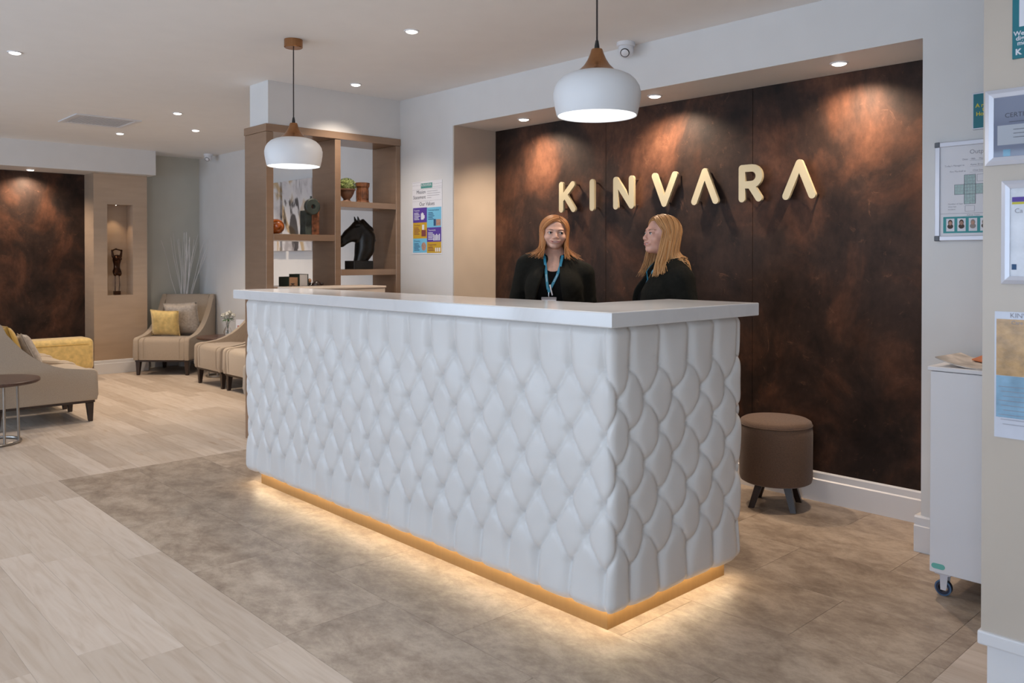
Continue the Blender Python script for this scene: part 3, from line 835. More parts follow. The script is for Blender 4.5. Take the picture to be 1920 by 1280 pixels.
def trinket(y, r, label, round_):
    t = on_shelf('dark_ornament', label, 'ornament', y, Z4, -5.66)
    if round_:
        bm = bmesh.new(); ellip(bm, (0, 0, r * 0.2), (r, r * 1.05, r * 1.0), 20, 12)
        geom = bm.verts[:] + bm.edges[:] + bm.faces[:]
        bmesh.ops.bisect_plane(bm, geom=geom, plane_co=(0, 0, 0), plane_no=(0, 0, 1), clear_inner=True)
        bmesh.ops.holes_fill(bm, edges=bm.edges)
        obj('shell', bm, MAT['wood_dark'], t, 'all')
        obj('head', lathe(bmesh.new(), [(0, 0.0), (0.012, 0.003), (0.016, 0.014), (0.010, 0.024), (0, 0.026)], 16, c=(0.0, r + 0.012, 0)), MAT['wood_dark'], t, True)
    else:
        obj('stand', lathe(bmesh.new(), [(0, 0), (r, 0), (r * 0.9, 0.006), (r * 0.4, 0.012), (r * 0.75, 0.02), (r * 0.7, 0.024), (0, 0.024)], 20), MAT['wood_dark'], t, True)
        bm = bmesh.new(); ellip(bm, (0, 0, 0.040), (0.013, 0.014, 0.018), 14, 10); obj('figure', bm, MAT['tan'], t, 'all')
trinket(3.048, 0.028, 'tiny figurine on a dark stand in front of the books', False)
trinket(3.252, 0.034, 'small dark dome-shaped turtle ornament at the low shelf', True)
trinket(3.196, 0.020, 'tiny dark stand between the books and the turtle ornament', False)

# cream cabinet end behind the counter
t = thing('cream_cabinet', 'low cream cabinet standing between desk and shelving unit', 'cabinet', (-5.38, 3.22, 0))
obj('body', BX(-0.16, 0.175, -0.345, 0.355, 0.05, 1.135, 0.003, 1), MAT['cream'], t)
obj('top', BX(-0.165, 0.185, -0.35, 0.36, 1.136, 1.151, 0.003, 1), MAT['cream'], t)
obj('kick', BX(-0.15, 0.15, -0.33, 0.34, 0.0, 0.049), MAT['black'], t)

# ------------------------------------------------------------------ canvases on the lounge wall
def canvas_mat(name, seed):
    m = bpy.data.materials.new(name); m.use_nodes = True
    nt = m.node_tree; b = nt.nodes['Principled BSDF']; tc = nt.nodes.new('ShaderNodeTexCoord')
    def noise(sc, det, st, off, dist):
        mp = nt.nodes.new('ShaderNodeMapping'); mp.inputs['Scale'].default_value = st; mp.inputs['Location'].default_value = (off, off * 0.7, off * 1.3)
        nt.links.new(tc.outputs['Object'], mp.inputs['Vector'])
        n = nt.nodes.new('ShaderNodeTexNoise'); n.inputs['Scale'].default_value = sc; n.inputs['Detail'].default_value = det; n.inputs['Distortion'].default_value = dist
        nt.links.new(mp.outputs['Vector'], n.inputs['Vector']); return n
    n1 = noise(3.4, 8, (1, 1, 0.8), seed, 0.6)
    r1 = ramp(nt, [(0.34, (0.36, 0.33, 0.33)), (0.45, (0.60, 0.57, 0.57)), (0.53, (0.64, 0.61, 0.59)), (0.59, (0.50, 0.36, 0.21)), (0.75, (0.48, 0.32, 0.17))])
    nt.links.new(n1.outputs['Fac'], r1.inputs['Fac'])
    n2 = noise(3.2, 8, (1.5, 1, 0.6), seed + 5, 0.7)
    r2 = ramp(nt, [(0.555, (1, 1, 1)), (0.61, (0.13, 0.12, 0.12))])
    nt.links.new(n2.outputs['Fac'], r2.inputs['Fac'])
    mx = nt.nodes.new('ShaderNodeMixRGB'); mx.blend_type = 'MULTIPLY'; mx.inputs[0].default_value = 1
    nt.links.new(r1.outputs['Color'], mx.inputs[1]); nt.links.new(r2.outputs['Color'], mx.inputs[2])
    nt.links.new(mx.outputs[0], b.inputs['Base Color']); b.inputs['Roughness'].default_value = 0.6
    return m
for i, (a, b, lab) in enumerate(((-8.92, -8.30, 'left canvas of the abstract grey and ochre pair'), (-8.245, -7.62, 'right canvas of the abstract grey and ochre pair'))):
    t = thing('painting', lab + ' on the lounge wall', 'painting', ((a + b) / 2, 4.40, 1.44), 0, 'abstract canvases on the lounge wall')
    w = (b - a) / 2
    obj('canvas', BX(-w, w, -0.075, -0.012, 0, 0.75, 0.003, 1), canvas_mat('abstract_paint_%d' % i, 2.0 + 3.1 * i), t)
    obj('stretcher', BX(-w + 0.03, w - 0.03, -0.0115, -0.001, 0.03, 0.72), MAT['tan'], t)

# ------------------------------------------------------------------ mission statement poster
def printed(parent, L, name, mat, build):
    bm = bmesh.new(); build(bm)
    bmesh.ops.translate(bm, verts=bm.verts, vec=-Vector(L))
    return obj(name, bm, mat, parent)
L0 = (-5.228, 3.99, 1.392)
t = thing('wall_poster', 'white mission statement poster with six coloured value squares', 'poster', L0)
Yp = 3.987
printed(t, L0, 'sheet', MAT['paper'], lambda b: box(b, -5.42, -5.036, Yp, 3.9895, 1.392, 1.968))
y1, y2, y3 = Yp - 0.0006, Yp - 0.0012, Yp - 0.0018
printed(t, L0, 'logo_block', MAT['teal2'], lambda b: qd(b, -5.306, -5.158, 1.912, 1.953, y1))
def f(b):
    text_bm(b, 'KINVARA', 0.031, -5.300, 1.928, y2, bold=0.0)
printed(t, L0, 'logo_text', MAT['ink_white'], f)
def f(b):
    for z in (1.961, 1.938): qd(b, -5.418, -5.31, z, z + 0.0012, y1); qd(b, -5.15, -5.04, z - 0.02, z - 0.0188, y1)
    qd(b, -5.418, -5.04, 1.905, 1.9062, y1); qd(b, -5.418, -5.04, 1.812, 1.8132, y1)
    for i, w in enumerate((0.135, 0.165, 0.155, 0.055)): qd(b, -5.225, -5.225 + w, 1.885 - i * 0.017, 1.888 - i * 0.017, y1)
printed(t, L0, 'fine_print', MAT['ink_grey'], f)
def f(b):
    text_bm(b, 'Mission', 0.040, -5.243, 1.872, y1, 'RIGHT')
    text_bm(b, 'Statement', 0.040, -5.243, 1.832, y1, 'RIGHT')
    text_bm(b, 'Our Values', 0.043, -5.228, 1.775, y1, 'CENTER')
printed(t, L0, 'heading_text', MAT['ink'], f)
xa, xm, xb = -5.411, -5.227, -5.045
TILES = [('purple', xa, xm, 1.643, 1.761, 'Purpose', 'ink_white'), ('mustard', xa, xm, 1.516, 1.643, 'Feedback', 'maroon'), ('sky', xa, xm, 1.403, 1.516, 'Diversity', 'ink_blue'),
         ('sky', xm, xb, 1.600, 1.758, 'Communication', 'ink_blue'), ('purple', xm, xb, 1.487, 1.600, 'Teamwork', 'ink_white'), ('mustard', xm, xb, 1.400, 1.487, 'Engagement', 'maroon')]
for mt, a, b_, z0, z1, word, ink in TILES:
    c = printed(t, L0, 'value_square', MAT[mt], lambda b: qd(b, a, b_, z0, z1, y1))
    def f(b):
        text_bm(b, word, 0.0215, a + 0.016, z1 - 0.028, y2)
        n = 5 if z1 - z0 > 0.11 else 3
        for i in range(n):
            qd(b, a + 0.016, a + 0.016 + 0.06 + 0.02 * ((i * 7) % 3) / 2, z1 - 0.045 - i * 0.0125, z1 - 0.0395 - i * 0.0125, y2)
    bm = bmesh.new(); f(bm); bmesh.ops.translate(bm, verts=bm.verts, vec=-Vector(L0))
    obj('value_text', bm, MAT[ink], c)
for (a0, a1, c0, c1) in [(-5.305, -5.268, 1.665, 1.715), (-5.268, -5.256, 1.675, 1.70), (-5.293, -5.28, 1.715, 1.722), (-5.29, -5.262, 1.585, 1.625)] + [(-5.145 + i * 0.018, -5.133 + i * 0.018, 1.497, 1.548 - 0.008 * (i % 2)) for i in range(5)] + [(-5.12 + i * 0.024, -5.106 + i * 0.024, 1.41, 1.44) for i in range(3)]:
    printed(t, L0, 'white_pictogram', MAT['ink_white'], lambda b: qd(b, a0, a1, c0, c1, y2))
def f(b):
    qd(b, -5.298, -5.24, 1.532, 1.582, y2)
printed(t, L0, 'maroon_pictogram', MAT['maroon'], f)
printed(t, L0, 'people_pictogram', MAT['skin_print'], lambda b: qd(b, -5.11, -5.052, 1.612, 1.662, y2))
def f(b): b.faces.new([b.verts.new((-5.268 + 0.03 * math.cos(k * PI / 7), y2, 1.452 + 0.034 * math.sin(k * PI / 7))) for k in range(14)])
printed(t, L0, 'crowd_pictogram', MAT['skin_print'], f)
def f(b): qd(b, -5.14, -5.112, 1.612, 1.665, y3)
printed(t, L0, 'navy_pictogram', MAT['ink_blue'], f)

# ------------------------------------------------------------------ notice board and teal sign on the right wall
L0 = (-1.12, 3.99, 1.433)
t = thing('notice_board', 'white framed notice board with calendar cross and staff photos', 'notice board', L0)
bx0, bx1, bz0, bz1 = -1.424, -0.81, 1.433, 1.876
YB_ = 3.972
printed(t, L0, 'board', MAT['paper'], lambda b: box(b, bx0 + 0.018, bx1 - 0.018, YB_, 3.989, bz0 + 0.02, bz1 - 0.02))
for q in range(4):
    def f(b):
        if q < 2: box(b, bx0 + 0.02, bx1 - 0.02, YB_ - 0.008, 3.9895, (bz0, bz1 - 0.022)[q], (bz0 + 0.022, bz1)[q], 0.003, 2)
        else: box(b, (bx0, bx1 - 0.021)[q - 2], (bx0 + 0.021, bx1)[q - 2], YB_ - 0.008, 3.9895, bz0 + 0.02, bz1 - 0.02, 0.003, 2)
    printed(t, L0, 'frame_rail', MAT['alu'], f)
for x in (bx0 + 0.010, bx1 - 0.010):
    for z in (bz0 + 0.011, bz1 - 0.011):
        printed(t, L0, 'corner_cap', MAT['grey_cap'], lambda b: box(b, x - 0.0115, x + 0.0115, YB_ - 0.0105, 3.9897, z - 0.0125, z + 0.0125, 0.004, 2))
ya, yb, yc = YB_ - 0.0006, YB_ - 0.0012, YB_ - 0.0018
def f(b):
    text_bm(b, 'Outpa', 0.0265, -1.281, 1.815, ya)
    text_bm(b, "Date:", 0.0105, -1.31, 1.789, ya); text_bm(b, '18th', 0.0105, -1.277, 1.789, ya); text_bm(b, 'May', 0.0105, -1.243, 1.789, ya)
    text_bm(b, "Today's Manager is:", 0.0105, -1.384, 1.764, ya); text_bm(b, 'Karen Broug', 0.0105, -1.277, 1.764, ya)
    text_bm(b, 'Fire Marshall is:', 0.0105, -1.362, 1.738, ya); text_bm(b, 'Clive Edm', 0.0105, -1.268, 1.738, ya)
    text_bm(b, 'Number of days', 0.0095, -1.369, 1.594, ya); text_bm(b, 'since last', 0.0095, -1.369, 1.582, ya); text_bm(b, 'incident', 0.0095, -1.369, 1.57, ya)
    text_bm(b, 'Admin Team', 0.010, -1.291, 1.5425, ya)
    qd(b, -1.4, -0.83, 1.5535, 1.5548, ya)
    for z in (1.785, 1.759, 1.7335): qd(b, -1.28, -1.20, z, z + 0.0008, ya)
    for (a0, a1, c0, c1) in ((-1.302, -1.257, 1.595, 1.723), (-1.342, -1.217, 1.638, 1.682)):
        for k in (0, 1):
            qd(b, (a0, a1)[k] - 0.0008, (a0, a1)[k] + 0.0008, c0, c1, yc); qd(b, a0, a1, (c0, c1)[k] - 0.0008, (c0, c1)[k] + 0.0008, yc)
    for (a0, a1, c0, c1) in ((-1.298, -1.26, 1.562, 1.587), (-1.25, -1.21, 1.693, 1.723)):
        for k in (0, 1):
            qd(b, (a0, a1)[k] - 0.0006, (a0, a1)[k] + 0.0006, c0, c1, ya); qd(b, a0, a1, (c0, c1)[k] - 0.0006, (c0, c1)[k] + 0.0006, ya)
    for i in range(5): qd(b, -1.302 + i * 0.01125 - 0.0003, -1.302 + i * 0.01125 + 0.0003, 1.596, 1.722, yc)
    for i in range(9): qd(b, -1.302, -1.257, 1.609 + i * 0.0145 - 0.7 * 0.0005, 1.609 + i * 0.0145 + 0.0003, yc)
    for i in range(11): qd(b, -1.342 + i * 0.0125, -1.3416 + i * 0.0125, 1.639, 1.681, yc)
    qd(b, -1.341, -1.218, 1.6528, 1.6532, yc); qd(b, -1.341, -1.218, 1.6673, 1.6677, yc)
printed(t, L0, 'printed_text', MAT['ink_grey'], f)
def f(b):
    qd(b, -1.302, -1.257, 1.595, 1.723, ya); qd(b, -1.342, -1.302, 1.638, 1.682, ya); qd(b, -1.257, -1.217, 1.638, 1.682, ya)
MAT['mint_pale'] = M('print_pale_mint', (0.42, 0.55, 0.53), 0.6, var=0.12, scale=200)
printed(t, L0, 'calendar_cross', MAT['mint_pale'], f)
MAT['teal_band'] = M('print_mid_teal', (0.03, 0.29, 0.30), 0.5)
printed(t, L0, 'photo_strip', MAT['teal_band'], lambda b: qd(b, -1.389, -0.85, 1.467, 1.54, ya))
MAT['hair_print'] = M('print_brown_hair', (0.06, 0.035, 0.025), 0.6)
MAT['hair_print2'] = M('print_fair_hair', (0.30, 0.26, 0.24), 0.6)
for i in range(5):
    x = -1.376 + i * 0.0465
    c = printed(t, L0, 'staff_photo', MAT['ink_white'], lambda b: qd(b, x, x + 0.034, 1.475, 1.532, yb))
    def head(b, cx, cz, rx, rz, yy):
        vs = [b.verts.new((cx + rx * math.cos(2 * PI * k / 12), yy, cz + rz * math.sin(2 * PI * k / 12))) for k in range(12)]; b.faces.new(vs)
    bm = bmesh.new(); head(bm, x + 0.017, 1.514, 0.0095, 0.013, yc); head(bm, x + 0.017, 1.497, 0.0125, 0.011, yc)
    bmesh.ops.translate(bm, verts=bm.verts, vec=-Vector(L0)); obj('photo_hair', bm, MAT['hair_print' if i != 2 else 'hair_print2'], c)
    bm = bmesh.new(); head(bm, x + 0.017, 1.511, 0.007, 0.0095, yc - 0.0005)
    bmesh.ops.translate(bm, verts=bm.verts, vec=-Vector(L0)); obj('photo_face', bm, MAT['skin_print'], c)
L0 = (-1.17, 3.99, 1.92)
t = thing('teal_sign', 'teal wall sign with yellow lettering above the notice board', 'sign', L0)
printed(t, L0, 'sign_border', MAT['alu'], lambda b: box(b, -1.2735, -1.05, 3.978, 3.9895, 1.920, 2.081, 0.002, 1))
printed(t, L0, 'sign_face', MAT['teal'], lambda b: box(b, -1.268, -1.056, 3.9755, 3.9779, 1.926, 2.075))
def f(b):
    text_bm(b, 'A ro', 0.024, -1.259, 2.016, 3.9748, bold=0.0006); text_bm(b, 't', 0.024, -1.232, 1.998, 3.9748, bold=0.0006); text_bm(b, 'Hos', 0.024, -1.257, 1.979, 3.9748, bold=0.0006)
printed(t, L0, 'sign_text', MAT['ink_yellow'], f)

# ------------------------------------------------------------------ frames and papers on the near wall end
def pic_frame(name, label, cat, x0, x1, z0, z1, w, depth=0.014):
    L = (x0, 2.87, z0)
    t = thing(name, label, cat, L)
    mids = [((0, 0), (x1 - x0, 0)), ((x1 - x0, 0), (x1 - x0, z1 - z0)), ((x1 - x0, z1 - z0), (0, z1 - z0)), ((0, z1 - z0), (0, 0))]
    W, Hh = x1 - x0, z1 - z0
    outer = [(0, 0), (W, 0), (W, Hh), (0, Hh)]; inner = [(w, w), (W - w, w), (W - w, Hh - w), (w, Hh - w)]
    for i in range(4):
        j = (i + 1) % 4
        bm = bmesh.new()
        o0, o1, i1, i0 = outer[i], outer[j], inner[j], inner[i]
        m0 = tuple((o0[k] + i0[k]) / 2 for k in (0, 1)); m1 = tuple((o1[k] + i1[k]) / 2 for k in (0, 1))
        def v(p, d): return bm.verts.new((p[0], -d, p[1]))
        A_ = [v(o0, 0.0005), v(o0, depth * 0.6), v(m0, depth), v(i0, depth * 0.7), v(i0, 0.0005)]
        B_ = [v(o1, 0.0005), v(o1, depth * 0.6), v(m1, depth), v(i1, depth * 0.7), v(i1, 0.0005)]
        for k in range(5): bm.faces.new((A_[k], A_[(k + 1) % 5], B_[(k + 1) % 5], B_[k]))
        bm.faces.new(A_); bm.faces.new(list(reversed(B_)))
        obj('frame_rail', bm, MAT['alu'], t)
    return t, L
t, L0 = pic_frame('framed_certificate', 'white framed certificate at the top of the near wall', 'picture frame', -0.879, -0.55, 1.642, 1.876, 0.025)
MAT['cert'] = M('certificate_silver_blue', (0.26, 0.28, 0.40), 0.3, var=0.25, scale=2.5)
printed(t, L0, 'certificate', MAT['cert'], lambda b: box(b, -0.856, -0.573, 2.863, 2.869, 1.665, 1.853))
printed(t, L0, 'white_label', MAT['ink_white'], lambda b: qd(b, -0.844, -0.60, 1.703, 1.764, 2.8622))
def f(b):
    text_bm(b, 'CERTIFI', 0.020, -0.824, 1.787, 2.862)
    qd(b, -0.812, -0.74, 1.772, 1.7735, 2.8622)
    for i in range(3): qd(b, -0.80, -0.66, 1.748 - i * 0.012, 1.7495 - i * 0.012, 2.8616)
printed(t, L0, 'certificate_text', MAT['ink'], f)
def f(b): qd(b, -0.828, -0.808, 1.668, 1.689, 2.8622)
printed(t, L0, 'blue_badge', MAT['sky'], f)
printed(t, L0, 'glazing', MAT['pane'], lambda b: box(b, -0.8535, -0.5755, 2.8602, 2.8608, 1.668, 1.850))
t, L0 = pic_frame('framed_notice', 'white framed notice below the certificate on the near wall', 'picture frame', -0.832, -0.58, 1.274, 1.592, 0.024)
MAT['gloss_paper'] = M('glossy_wrapped_paper', (0.68, 0.69, 0.74), 0.22, var=0.16, scale=14, bump=1.0, bscale=25, coat=0.5)
printed(t, L0, 'notice', MAT['gloss_paper'], lambda b: box(b, -0.81, -0.602, 2.864, 2.869, 1.296, 1.570))
def f(b): qd(b, -0.803, -0.64, 1.526, 1.541, 2.8632)
printed(t, L0, 'purple_band', MAT['purple'], f)
def f(b): qd(b, -0.803, -0.64, 1.5185, 1.5255, 2.8632)
printed(t, L0, 'yellow_band', MAT['ink_yellow'], f)
def f(b): qd(b, -0.803, -0.79, 1.318, 1.335, 2.8632)
printed(t, L0, 'blue_mark', MAT['ink_blue'], f)
def f(b): text_bm(b, 'Ca', 0.02, -0.796, 1.492, 2.8632)
printed(t, L0, 'notice_text', MAT['ink_grey'], f)
L0 = (-0.70, 2.87, 0.797)
t = thing('laminated_poster', 'laminated orange and blue notice lowest on the near wall', 'poster', L0)
MAT['lam'] = M('laminate_sleeve', (0.62, 0.64, 0.72), 0.25, var=0.06, coat=0.4, bump=0.3, bscale=12)
printed(t, L0, 'sleeve', MAT['lam'], lambda b: box(b, -0.850, -0.56, 2.866, 2.8695, 0.797, 1.188))
MAT['lam_or'] = M('print_orange_wash', (0.50, 0.30, 0.13), 0.25, var=0.35, scale=22, bump=0.8, bscale=30, coat=0.4)
MAT['lam_bl'] = M('print_blue_wash', (0.22, 0.38, 0.52), 0.25, var=0.3, scale=14, bump=0.6, bscale=22, coat=0.4)
printed(t, L0, 'orange_field', MAT['lam_or'], lambda b: qd(b, -0.845, -0.565, 0.990, 1.165, 2.8654))
printed(t, L0, 'blue_field', MAT['lam_bl'], lambda b: qd(b, -0.845, -0.565, 0.86, 0.989, 2.8654))
def f(b):
    text_bm(b, 'KINV', 0.021, -0.808, 1.170, 2.8652); text_bm(b, 'Care', 0.016, -0.804, 1.150, 2.8646)
    for i in range(9): qd(b, -0.838 + 0.006 * (i % 3), -0.60, 0.955 - i * 0.0145, 0.9565 - i * 0.0145, 2.8646)
printed(t, L0, 'poster_text', MAT['ink_grey'], f)
L0 = (-0.70, 2.87, 1.964)
t = thing('values_sign', 'teal sign with white lettering at the top right edge', 'sign', L0)
printed(t, L0, 'sign_plate', MAT['teal'], lambda b: box(b, -0.805, -0.56, 2.864, 2.8695, 1.964, 2.26, 0.001, 1))
def f(b):
    text_bm(b, 'We a', 0.019, -0.801, 2.034, 2.8634, bold=0.0004); text_bm(b, 'dign', 0.019, -0.795, 2.019, 2.8634, bold=0.0004); text_bm(b, 'mo', 0.019, -0.791, 2.004, 2.8634, bold=0.0004)
    text_bm(b, 'K', 0.024, -0.796, 1.976, 2.8634, bold=0.001)
    qd(b, -0.786, -0.60, 2.06, 2.24, 2.8634)
printed(t, L0, 'sign_text', MAT['ink_white'], f)

# ------------------------------------------------------------------ white trolley cabinet with papers
t = thing('trolley_cabinet', 'tall white cabinet on blue-rimmed castors beside the near wall', 'cabinet', (-1.27, 3.5, 0))
obj('body', BX(0, 0.62, 0.004, 0.44, 0.098, 0.905, 0.002, 1), MAT['laminate_w'], t)
obj('side_board', BX(0.004, 0.616, -0.012, 0.0035, 0.100, 0.903, 0.002, 1), MAT['laminate_w'], t)
obj('top_board', BX(-0.006, 0.626, -0.016, 0.446, 0.9055, 0.922, 0.002, 1), MAT['laminate_w'], t)
bm = prism(bmesh.new(), capsule_poly((0.022, 0.127), (0.052, 0.127), 0.0105), 'y', -0.0135, -0.0122)
obj('mint_sticker', bm, MAT['mint'], t)
for (cx, cy) in ((0.045, 0.04), (0.58, 0.04), (0.045, 0.40), (0.58, 0.40)):
    b = bmesh.new(); lathe(b, [(0.018, -0.012), (0.028, -0.012), (0.031, -0.008), (0.031, 0.008), (0.028, 0.012), (0.018, 0.012), (0.018, -0.012)], 28, cap=False)
    bmesh.ops.rotate(b, verts=b.verts, cent=(0, 0, 0), matrix=Matrix.Rotation(PI / 2, 3, 'X')); bmesh.ops.translate(b, verts=b.verts, vec=(cx - 0.004, cy, 0.0315))
    w = obj('castor_wheel', b, MAT['navy_rubber'], t, True)
    b = bmesh.new(); lathe(b, [(0.0262, -0.0128), (0.0298, -0.0105), (0.0318, -0.007), (0.0318, -0.0125), (0.0262, -0.0135)], 28, cap=False)
    bmesh.ops.rotate(b, verts=b.verts, cent=(0, 0, 0), matrix=Matrix.Rotation(-PI / 2, 3, 'X')); bmesh.ops.translate(b, verts=b.verts, vec=(cx - 0.004, cy, 0.0315))
    obj('tyre_rim', b, MAT['blue_rubber'], w, True)
    b = bmesh.new()
    for s in (-1, 1):
        prism(b, [(cx - 0.012, 0.024), (cx + 0.008, 0.024), (cx + 0.012, 0.04), (cx + 0.016, 0.083), (cx - 0.014, 0.083)], 'y', cy + s * 0.0155 - 0.0015, cy + s * 0.0155 + 0.0015)
    box(b, cx - 0.018, cx + 0.02, cy - 0.018, cy + 0.018, 0.083, 0.088); box(b, cx - 0.03, cx + 0.03, cy - 0.028, cy + 0.028, 0.0885, 0.0978)
    obj('castor_bracket', b, MAT['alu'], t)
def sheet(name, label, cat, loc, w, d, rz, mat, curl, th=0.0012, group=None, zoff=0.0):
    bm = bmesh.new(); n = 10; grid = []
    for i in range(n + 1):
        for j in (0, 1):
            u = i / n - 0.5
            z = curl * max(0, -u - 0.1) ** 2 * 4 + zoff
            grid.append((u * w, (j - 0.5) * d, z))
    top = [bm.verts.new((x, y, z + th)) for x, y, z in grid]; bot = [bm.verts.new((x, y, z)) for x, y, z in grid]
    for i in range(n):
        a, b, c, e = 2 * i, 2 * i + 1, 2 * i + 3, 2 * i + 2
        bm.faces.new((top[a], top[e], top[c], top[b])); bm.faces.new((bot[a], bot[b], bot[c], bot[e]))
        bm.faces.new((top[a], bot[a], bot[e], top[e])); bm.faces.new((top[b], top[c], bot[c], bot[b]))
    bm.faces.new((top[0], top[1], bot[1], bot[0])); bm.faces.new((top[-2], bot[-2], bot[-1], top[-1]))
    o = obj(name, bm, mat, None, True); o.location = loc; o.rotation_euler = (0, 0, rz)
    return tag(o, label, cat, group)
MAT['newsprint'] = M('newsprint', (0.56, 0.50, 0.45), 0.7, var=0.35, scale=14)
MAT['orange'] = M('orange_card', (0.62, 0.17, 0.03), 0.5, var=0.08)
sheet('newspaper', 'curled newspaper lying on the white trolley cabinet', 'newspaper', (-1.05, 3.62, 0.9225), 0.40, 0.24, R(-4), MAT['newsprint'], 0.05, 0.004)
sheet('orange_folder', 'orange folder on top of the newspaper on the cabinet', 'folder', (-1.03, 3.78, 0.9275), 0.30, 0.20, R(5), MAT['orange'], 0.02, 0.004)
b = prism(bmesh.new(), [(-0.014, 0), (0.014, 0), (0.009, 0.009), (-0.009, 0.009)], 'y', -0.006, 0.006)
o = obj('bulldog_clip', b, MAT['black']); o.location = (-1.09, 3.74, 0.9325); tag(o, 'small black paper clip on the orange folder', 'clip')

# ------------------------------------------------------------------ drum ottoman
t = thing('drum_ottoman', 'round brown woven drum stool beside the reception desk', 'stool', (-2.32, 4.17, 0), 0.35)
obj('drum', lathe(bmesh.new(), [(0, 0.135), (0.176, 0.135), (0.188, 0.142), (0.193, 0.16), (0.194, 0.40), (0.192, 0.435), (0.186, 0.447)], 56), MAT['fabric_d'], t, True)
obj('seat_pad', lathe(bmesh.new(), [(0.186, 0.4475), (0.191, 0.452), (0.186, 0.466), (0.17, 0.476), (0.10, 0.484), (0, 0.486)], 56, cap=False), MAT['fabric_d'], t, True)
bm = bmesh.new(); tube(bm, [(0.1905 * math.cos(2 * PI * i / 56), 0.1905 * math.sin(2 * PI * i / 56), 0.4475) for i in range(57)], 0.0035, 6)
obj('piping', bm, MAT['fabric_d'], t, True)
for k in range(4):
    a = PI / 4 + k * PI / 2
    c, s = math.cos(a), math.sin(a)
    bm = bmesh.new()
    q0 = [(-0.02, -0.02), (0.02, -0.02), (0.02, 0.02), (-0.02, 0.02)]
    hi = [bm.verts.new((0.10 * c + x, 0.10 * s + y, 0.1345)) for x, y in q0]
    lo = [bm.verts.new((0.155 * c + x * 0.75, 0.155 * s + y * 0.75, 0.0)) for x, y in q0]
    for i in range(4): bm.faces.new((hi[i], lo[i], lo[(i + 1) % 4], hi[(i + 1) % 4]))
    bm.faces.new(hi); bm.faces.new(list(reversed(lo)))
    obj('leg', bm, MAT['wood_dark'], t)

# ------------------------------------------------------------------ lounge furniture
def armchair(label, x, y, rz, fab, group='sloped-arm lounge chairs'):
    t = thing('lounge_chair', label, 'armchair', (x, y, 0), rz, group)
    side = [(0.385, 0.178), (0.392, 0.22), (0.392, 0.395), (0.385, 0.42), (0.365, 0.436), (0.335, 0.443), (0.24, 0.446), (0.14, 0.460), (0.053, 0.487), (-0.03, 0.527), (-0.10, 0.575), (-0.165, 0.632), (-0.22, 0.694), (-0.275, 0.762), (-0.319, 0.825), (-0.345, 0.885), (-0.365, 0.915), (-0.395, 0.92), (-0.418, 0.895), (-0.405, 0.6), (-0.385, 0.3), (-0.378, 0.178)]
    for s in (-1, 1):
        a, b = (0.268, 0.33) if s > 0 else (-0.33, -0.268)
        obj('side_panel', prism(bmesh.new(), side, 'x', a, b, 0.014, 3), MAT[fab], t, True)
    seat = [(0.378, 0.18), (0.382, 0.38), (0.374, 0.41), (0.35, 0.426), (0.30, 0.433), (0.0, 0.428), (-0.25, 0.405), (-0.25, 0.18)]
    obj('seat', prism(bmesh.new(), seat, 'x', -0.2675, 0.2675, 0.008, 2), MAT[fab], t, True)
    back = [(-0.20, 0.40), (-0.235, 0.52), (-0.275, 0.66), (-0.318, 0.80), (-0.348, 0.895), (-0.368, 0.914), (-0.395, 0.917), (-0.412, 0.895), (-0.398, 0.6), (-0.37, 0.2), (-0.26, 0.2), (-0.255, 0.40)]
    obj('backrest', prism(bmesh.new(), back, 'x', -0.2675, 0.2675, 0.006, 2), MAT[fab], t, True)
    for s in (-1, 1):
        bm = bmesh.new(); tube(bm, [(s * 0.212, 0.3805, 0.20), (s * 0.212, 0.386, 0.38), (s * 0.212, 0.377, 0.412), (s * 0.212, 0.350, 0.429), (s * 0.212, 0.2, 0.432)], 0.0026, 6)
        obj('piping', bm, MAT[fab], t, True)
    obj('base_rail', BX(-0.315, 0.315, -0.365, 0.37, 0.158, 0.1775, 0.002, 1), MAT['wood_dark'], t)
    for sx in (-1, 1):
        for sy in (-1, 1):
            cx, cy = sx * 0.285, (0.335 if sy > 0 else -0.33)
            bm = bmesh.new()
            hi = [bm.verts.new((cx + x, cy + y, 0.1575)) for x, y in ((-0.027, -0.027), (0.027, -0.027), (0.027, 0.027), (-0.027, 0.027))]
            ox, oy = sx * 0.004, sy * 0.006
            lo = [bm.verts.new((cx + ox + x, cy + oy + y, 0.0)) for x, y in ((-0.016, -0.016), (0.016, -0.016), (0.016, 0.016), (-0.016, 0.016))]
            for i in range(4): bm.faces.new((hi[i], lo[i], lo[(i + 1) % 4], hi[(i + 1) % 4]))
            bm.faces.new(hi); bm.faces.new(list(reversed(lo)))
            bmesh.ops.bevel(bm, geom=list(bm.edges), offset=0.003, segments=1, affect='EDGES')
            obj('leg', bm, MAT['wood_dark'], t)
    return t
armchair('lounge chair set diagonally in the far corner with two cushions', -10.045, 3.865, R(-135), 'fabric')
armchair('lounge chair beside the flower vase table with its back to the wall', -8.62, 4.035, R(180), 'fabric')
armchair('lounge chair against the wall, partly hidden by the desk', -7.90, 4.035, R(180), 'fabric_l')
armchair('lounge chair behind the shelving unit, only its edge showing', -6.53, 3.61, R(180), 'fabric_l')
armchair('nearest lounge chair at the left edge, seen from its side', -7.73, 1.815, 0.0, 'fabric_l')
armchair('lounge chair second in the left row behind the nearest chair', -8.47, 1.815, 0.0, 'fabric_l')
armchair('lounge chair third in the left row next to the yellow bench', -9.22, 1.815, 0.0, 'fabric_l')

